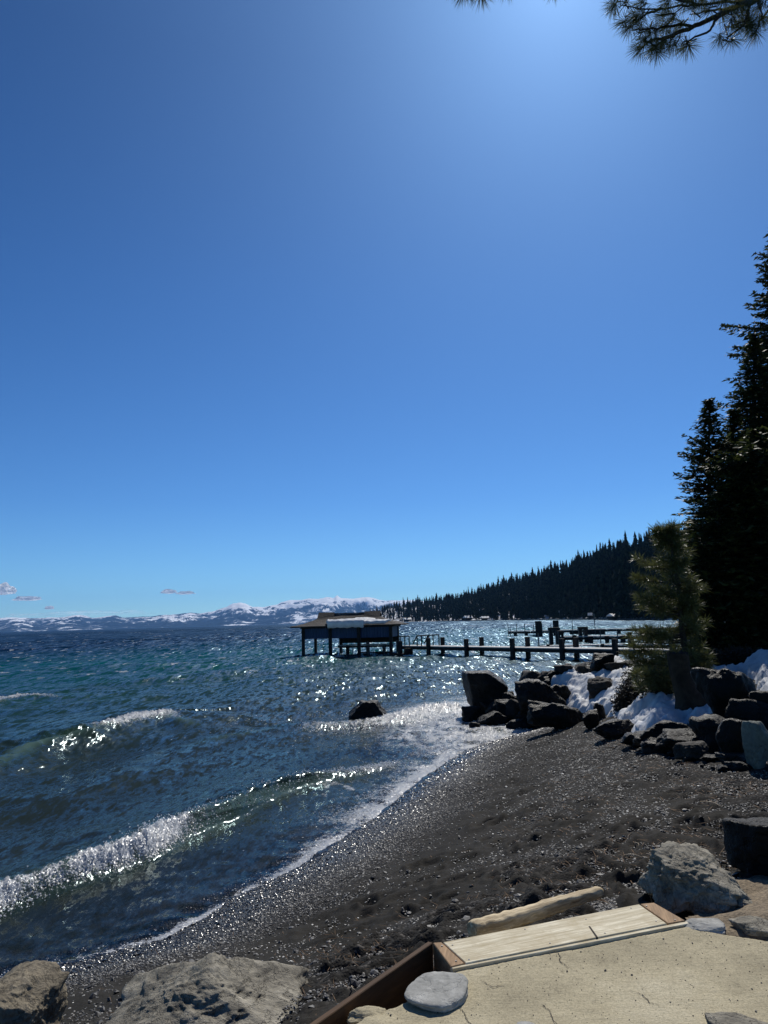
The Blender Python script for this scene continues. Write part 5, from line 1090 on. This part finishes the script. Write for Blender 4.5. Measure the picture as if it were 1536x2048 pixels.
# brush under the pine
def brush(label, pxy, w, h, seed, n=900):
    r = np.random.RandomState(seed); c = place(*pxy); D = c[1]; ww = w / FPX * D; hh = h / FPX * D; b = MB()
    th = r.uniform(0, 3.14, n); st = np.stack([r.uniform(-.5, .5, n) * ww, r.uniform(-.3, .5, n) * ww * .6, np.zeros(n)], -1)
    st[:, 2] = land(c[0] + st[:, 0], c[1] + st[:, 1]) - c[2]
    d = r.normal(0, .55, (n, 3)); d[:, 2] = np.abs(d[:, 2]) + .5; d /= np.linalg.norm(d, axis=1)[:, None]
    f = (1 - (2 * st[:, 0] / ww) ** 2 * .75)[:, None]; tip = st + d * hh * f * r.uniform(.6, 1.1, (n, 1)); s = np.cross(d, r.normal(0, 1, (n, 3))); s /= np.linalg.norm(s, axis=1)[:, None]; s *= .008
    V = np.stack([st - s, st + s, tip], 1).reshape(-1, 3); F = np.arange(3 * n).reshape(n, 3)
    kk = 5; lc = (st[:, None] + (tip - st)[:, None] * r.uniform(.25, 1.05, (n, kk, 1))).reshape(-1, 3) + r.normal(0, .03, (n * kk, 3)); ax = r.normal(0, 1, (n * kk, 3)); ax /= np.linalg.norm(ax, axis=1)[:, None]; bx = np.cross(ax, r.normal(0, 1, (n * kk, 3))); bx /= np.linalg.norm(bx, axis=1)[:, None]
    A = ax * .035; B = bx * .014; V2 = np.stack([lc - A, lc + B, lc + A], 1).reshape(-1, 3); V3 = np.stack([lc - A, lc + A, lc - B], 1).reshape(-1, 3)
    V = np.concatenate([V, V2, V3]); F = np.arange(len(V)).reshape(-1, 3)
    e = link('shrub', mesh_np('shrub', V, F, M['brush'], {'tone': r.uniform(0, 1, len(V))}, smooth=False), loc=tuple(c)); tag(e, label, 'shrub', 'bare brush on the bank')
brush('dense dark brush between the snow tongue and the snow bank', (1276, 1414), 74, 50, 1, 1300)
brush('dark brush around the foot of the stump', (1338, 1404), 90, 44, 2, 1200)
brush('low dark brush behind the stump by the right snow bank', (1300, 1380), 90, 62, 3, 1300)
brush('dark brush on the shaded bank right of the stump', (1405, 1385), 70, 40, 4, 900)
brush('dark brush under the firs above the right snow bank', (1460, 1335), 150, 40, 5, 1500)
# ------------------------------------------------------------------ overhanging pine at the top
def overhang():
    r = np.random.RandomState(21); Dm = 6.2; o0 = np.array([6.6, 8.2, 1.0]); e = empty('overhanging_pine', tuple(o0)); tag(e, 'tall long needled pine whose branches hang into the top right corner', 'tree')
    b = MB(); tb = MB(); tb.tube([(0, 0, -1), (.05, 0, 3), (.0, .1, 7), (0, 0, 13)], [.34, .28, .22, .12], 14); tb.build('trunk', M['bark'], e, smooth=True)
    def w(px, py, d): return at_y(px, py, d) - o0
    P = []; D = []
    def limb(pts, rad, tuft_every, spread, n0=0):
        q = [w(*p) for p in pts]; fine = []
        for i in range(len(q) - 1):
            for k in range(6):
                t = k / 6; fine.append(q[i] * (1 - t) + q[i + 1] * t)
        fine.append(q[-1]); m_ = len(fine); b.tube([tuple(f + r.normal(0, .006, 3)) for f in fine], list(np.linspace(rad, rad * .3, m_)), 7)
        return fine
    def add_tuft(c, d, k=1):
        for _ in range(k): P.append(c + r.normal(0, .02, 3)); D.append(d / np.linalg.norm(d))
    main = limb([(1700, -90, 6.4), (1560, -20, 6.3), (1470, 15, 6.2), (1400, 48, 6.1), (1330, 78, 6.0), (1290, 84, 6.0)], .035, 0, 0)
    subs = [[(1400, 48, 6.1), (1340, 52, 6.0), (1290, 58, 5.9), (1270, 60, 5.9)], [(1440, 28, 6.15), (1420, 60, 6.0), (1375, 82, 6.0), (1362, 88, 6)], [(1500, 0, 6.25), (1400, 8, 6.1), (1320, 18, 6.0), (1240, 10, 5.9)],
            [(1400, 10, 6.1), (1340, -5, 6.0), (1260, -20, 5.9)], [(1500, 5, 6.2), (1490, 50, 6.1), (1455, 76, 6.1), (1448, 80, 6.1)], [(1560, -10, 6.2), (1530, 30, 6.2), (1515, 48, 6.2)], [(1330, 78, 6.0), (1310, 95, 6), (1300, 100, 6)],
            [(1600, -40, 6.3), (1560, 20, 6.2), (1550, 50, 6.2)], [(1470, 15, 6.2), (1420, 20, 6.2), (1380, 30, 6.1)], [(1320, 18, 6.0), (1290, 30, 6.0), (1278, 40, 5.9)]]
    for s in subs: limb(s, .014, 0, 0)
    TF = [(1225, 18), (1232, -5), (1250, 8), (1250, 35), (1262, 55), (1268, 42), (1275, 20), (1285, 0), (1290, 30), (1276, 66), (1288, 84), (1300, 60), (1305, 90), (1312, 72), (1318, 100), (1320, 30), (1330, 8), (1335, 50), (1342, 74), (1350, 92), (1366, 90), (1345, 30), (1372, 10), (1360, 55), (1390, -5), (1300, 100), (1285, 96), (1335, 88), (1375, 92),
          (1455, 70), (1462, 84), (1440, 30), (1470, 40), (1478, 55), (1490, 20), (1500, 40), (1512, 62), (1525, 30), (1530, 10), (1520, -5), (1495, 60), (1478, 10), (1450, 5), (1425, -5), (1548, 45), (1560, 20), (1545, 5), (1505, 45), (1420, 15), (1405, 5), (1385, 22), (1465, 30), (1490, 42)]
    for x, y in TF:
        d = 6.05 + r.uniform(-.22, .22); c = w(x, y, d); dirv = np.array([-.45 if x < 1400 else .0, -.15, -.55]) + r.normal(0, .3, 3); add_tuft(c, dirv)
        b.tube([tuple(c - dirv / np.linalg.norm(dirv) * .12 + r.normal(0, .01, 3)), tuple(c)], [.007, .005], 5)
    up = limb([(1560, -150, 6.3), (1300, -120, 6.1), (1100, -70, 6.0), (940, -40, 6.0)], .02, 0, 0)
    for x, y in [(930, -14), (948, -20), (962, -12), (915, -26), (1008, -22), (1108, -22), (1120, -30), (985, -30)]: add_tuft(w(x, y, 6.0 + r.uniform(-.1, .1)), np.array([-.2, 0, -.7]) + r.normal(0, .2, 3))
    P_ = np.array(P); D_ = np.array(D); V, F, t = tufts(P_, D_, r, 120, .155, .0016, .95); link('needles', mesh_np('needles', V, F, M['pine'], {'tone': t * .8}, smooth=False), e)
    b.build('branches', M['bark'], e, smooth=True)
overhang()
# ------------------------------------------------------------------ foam beads and spray along the breaker
m, nt, p, o = newmat('foam_droplets'); p.inputs['Base Color'].default_value = (.88, .9, .92, 1); p.inputs['Roughness'].default_value = .15; tq = N(nt, 'ShaderNodeBsdfTranslucent'); tq.inputs[0].default_value = (.9, .92, .94, 1); tm = N(nt, 'ShaderNodeMixShader'); tm.inputs[0].default_value = .5; L(nt, p.outputs[0], tm.inputs[1]); L(nt, tq.outputs[0], tm.inputs[2]); L(nt, tm.outputs[0], o.inputs[0]); p.inputs['Specular IOR Level'].default_value = .8; M['drop'] = m
def spray():
    r = np.random.RandomState(6); n = 9000; ls = np.array(BRK_L, float); foam_ = [1, 1, 1, .55, .6, .95, 1, 1, .5, .25, .15, .2, .3, .5, .4]; am = [.19, .22, .23, .21, .22, .25, .26, .28, .27, .26, .25, .22, .13, .07, .03]
    u = r.uniform(0, ls[-1], n * 3); keep = r.uniform(0, 1, n * 3) < np.interp(u, ls, foam_) ** 1.6; u = u[keep][:n]
    x = np.interp(u, ls, [q[0] for q in BRK_P]); y = np.interp(u, ls, [q[1] for q in BRK_P]); a = np.interp(u, ls, am); k = len(u)
    off_ = r.normal(.04, .12, k); C = np.stack([x + .9 * off_ + r.normal(0, .02, k), y - .35 * off_ + r.normal(0, .02, k), .02 + a * np.exp(-np.maximum(off_, 0) ** 2 / .04) * r.uniform(.35, 1.05, k) + np.abs(r.normal(0, .02, k))], -1)
    return C, r.uniform(.003, .011, k) * np.where(r.uniform(0, 1, k) < .06, 1.8, 1)
C, sz = spray(); pd = np.full(len(C), 9.0); n = len(C)
V = IV[None] * sz[:, None, None] + C[:, None, :]; F = (IF[None] + (np.arange(n) * len(IV))[:, None, None]).reshape(-1, 3)
o = link('breaker_foam', mesh_np('breaker_foam', V.reshape(-1, 3), F, M['drop'])); tag(o, 'white bubbling foam and spray tumbling along the shore break', kind='stuff')

# more foam beads: the lace along the swash and the churned water off the point
def swash_beads():
    r = np.random.RandomState(16); n = 60000; az_ = np.radians(r.uniform(-28, 16, n)); rd = r.uniform(7, 26, n) ** 1.0; x, y = rd * np.sin(az_), rd * np.cos(az_); d, _ = poly_dist(x, y, SHORE)
    lw = np.interp(y, [5, 8.5, 10, 12, 14, 18, 21], [.03, .05, .12, .5, .4, .7, 2.6]); k = np.where(d < .05, np.exp(np.minimum(d, 0) / lw), 0)
    gp = np.exp(-(((x - 1.4) / 2.0) ** 2 + ((y - 20.6) / 3.0) ** 2)); w = np.maximum(k, .9 * gp * (d < .05)) * sstep(-.4, .5, fbm(x * 2.4, y * 1.3, 4, 61)); m = r.uniform(0, 1, n) < w; x, y = x[m], y[m]
    return np.stack([x, y, .022 + np.abs(r.normal(0, .012, len(x))) + .05 * r.uniform(0, 1, len(x)) * gp[m]], -1), .0025 + .0006 * rd[m] * r.uniform(.3, 1.1, len(x))
C, sz = swash_beads(); n = len(C); V = IV[None] * sz[:, None, None] * np.array([1.6, 1.3, .5]) + C[:, None, :]; F = (IF[None] + (np.arange(n) * len(IV))[:, None, None]).reshape(-1, 3)
o = link('swash_foam', mesh_np('swash_foam', V.reshape(-1, 3), F, M['drop'])); tag(o, 'lacy white foam bubbles left along the swash line', kind='stuff')
# ------------------------------------------------------------------ clouds over the far shore
def cloud(label, px, py, wpx, hpx, seed, dens, dist=42000, name='cloud'):
    c = at_y(px, py, dist); u = dist / FPX; bm = bmesh.new(); bmesh.ops.create_icosphere(bm, subdivisions=4, radius=1)
    for v in bm.verts:
        q = v.co * 1.0; k = 1 + .35 * mnoise.fractal(q * 1.7 + Vector((seed, 0, 0)), 1.0, 2.0, 4)
        v.co = Vector((q.x * k * wpx / 2 * u, q.y * k * wpx / 3 * u, (q.z if q.z > 0 else q.z * .35) * k * hpx * .75 * u))
    me = bpy.data.meshes.new(name); bm.to_mesh(me); bm.free()
    m, nt, p, o = newmat('cloud_vapour_' + str(seed)); nt.nodes.remove(p)
    df = N(nt, 'ShaderNodeBsdfDiffuse'); df.inputs[0].default_value = (.9, .9, .9, 1); tl = N(nt, 'ShaderNodeBsdfTranslucent'); tl.inputs[0].default_value = (1, 1, 1, 1); m1 = N(nt, 'ShaderNodeMixShader'); m1.inputs[0].default_value = .9
    L(nt, df.outputs[0], m1.inputs[1]); L(nt, tl.outputs[0], m1.inputs[2]); tp_ = N(nt, 'ShaderNodeBsdfTransparent'); m2 = N(nt, 'ShaderNodeMixShader'); n1 = tex_noise(nt, mapping(nt, objc(nt), (.0022, .0022, .006)), 1.0, 5, .65)
    lw_ = N(nt, 'ShaderNodeLayerWeight'); lw_.inputs[0].default_value = .35
    al = math_n(nt, 'MULTIPLY', ramp(nt, n1.outputs[0], [(.34, g(0)), (.52, g(1))]).outputs[0], math_n(nt, 'SUBTRACT', 1.0, lw_.outputs['Facing'], True)); al = math_n(nt, 'MULTIPLY', al, dens, True)
    L(nt, al, m2.inputs[0]); L(nt, tp_.outputs[0], m2.inputs[1]); L(nt, m1.outputs[0], m2.inputs[2]); L(nt, m2.outputs[0], o.inputs[0])
    me.materials.append(m); ob = link(name, me, loc=tuple(c)); tag(ob, label, 'cloud', kind=None); return ob
cloud('ragged white cloud cut by the left border', 8, 1184, 44, 22, 1, 3.0)
cloud('small flat white cloud right of the one at the left border', 54, 1199, 52, 9, 2, 3.0)
cloud('tiny bright cloud just above the left mountains', 98, 1217, 20, 6, 3, 3.0)
cloud('left of two little clouds side by side over the lake', 337, 1185, 28, 8, 4, 3.0)
cloud('right of two little clouds side by side over the lake', 371, 1187, 34, 6, 5, 3.0)
cloud('long thin veil of cloud along the top of the left mountains', 160, 1229, 280, 9, 6, .4, 44000)
# ------------------------------------------------------------------ air
hz = MB().box((-3500, 13400, 560), (47000, 27600, 1250)).build('haze', None or M['snow']); hz.data.materials.clear()
m, nt, p, o = newmat('thin_blue_air'); nt.nodes.remove(p); pv = N(nt, 'ShaderNodeVolumePrincipled'); pv.inputs['Color'].default_value = (.22, .50, 1, 1); pv.inputs['Density'].default_value = 2.2e-5; pv.inputs['Anisotropy'].default_value = .3; L(nt, pv.outputs[0], o.inputs['Volume'])
hz.data.materials.append(m); tag(hz, 'thin blue air between the beach and the far mountains', kind='stuff')
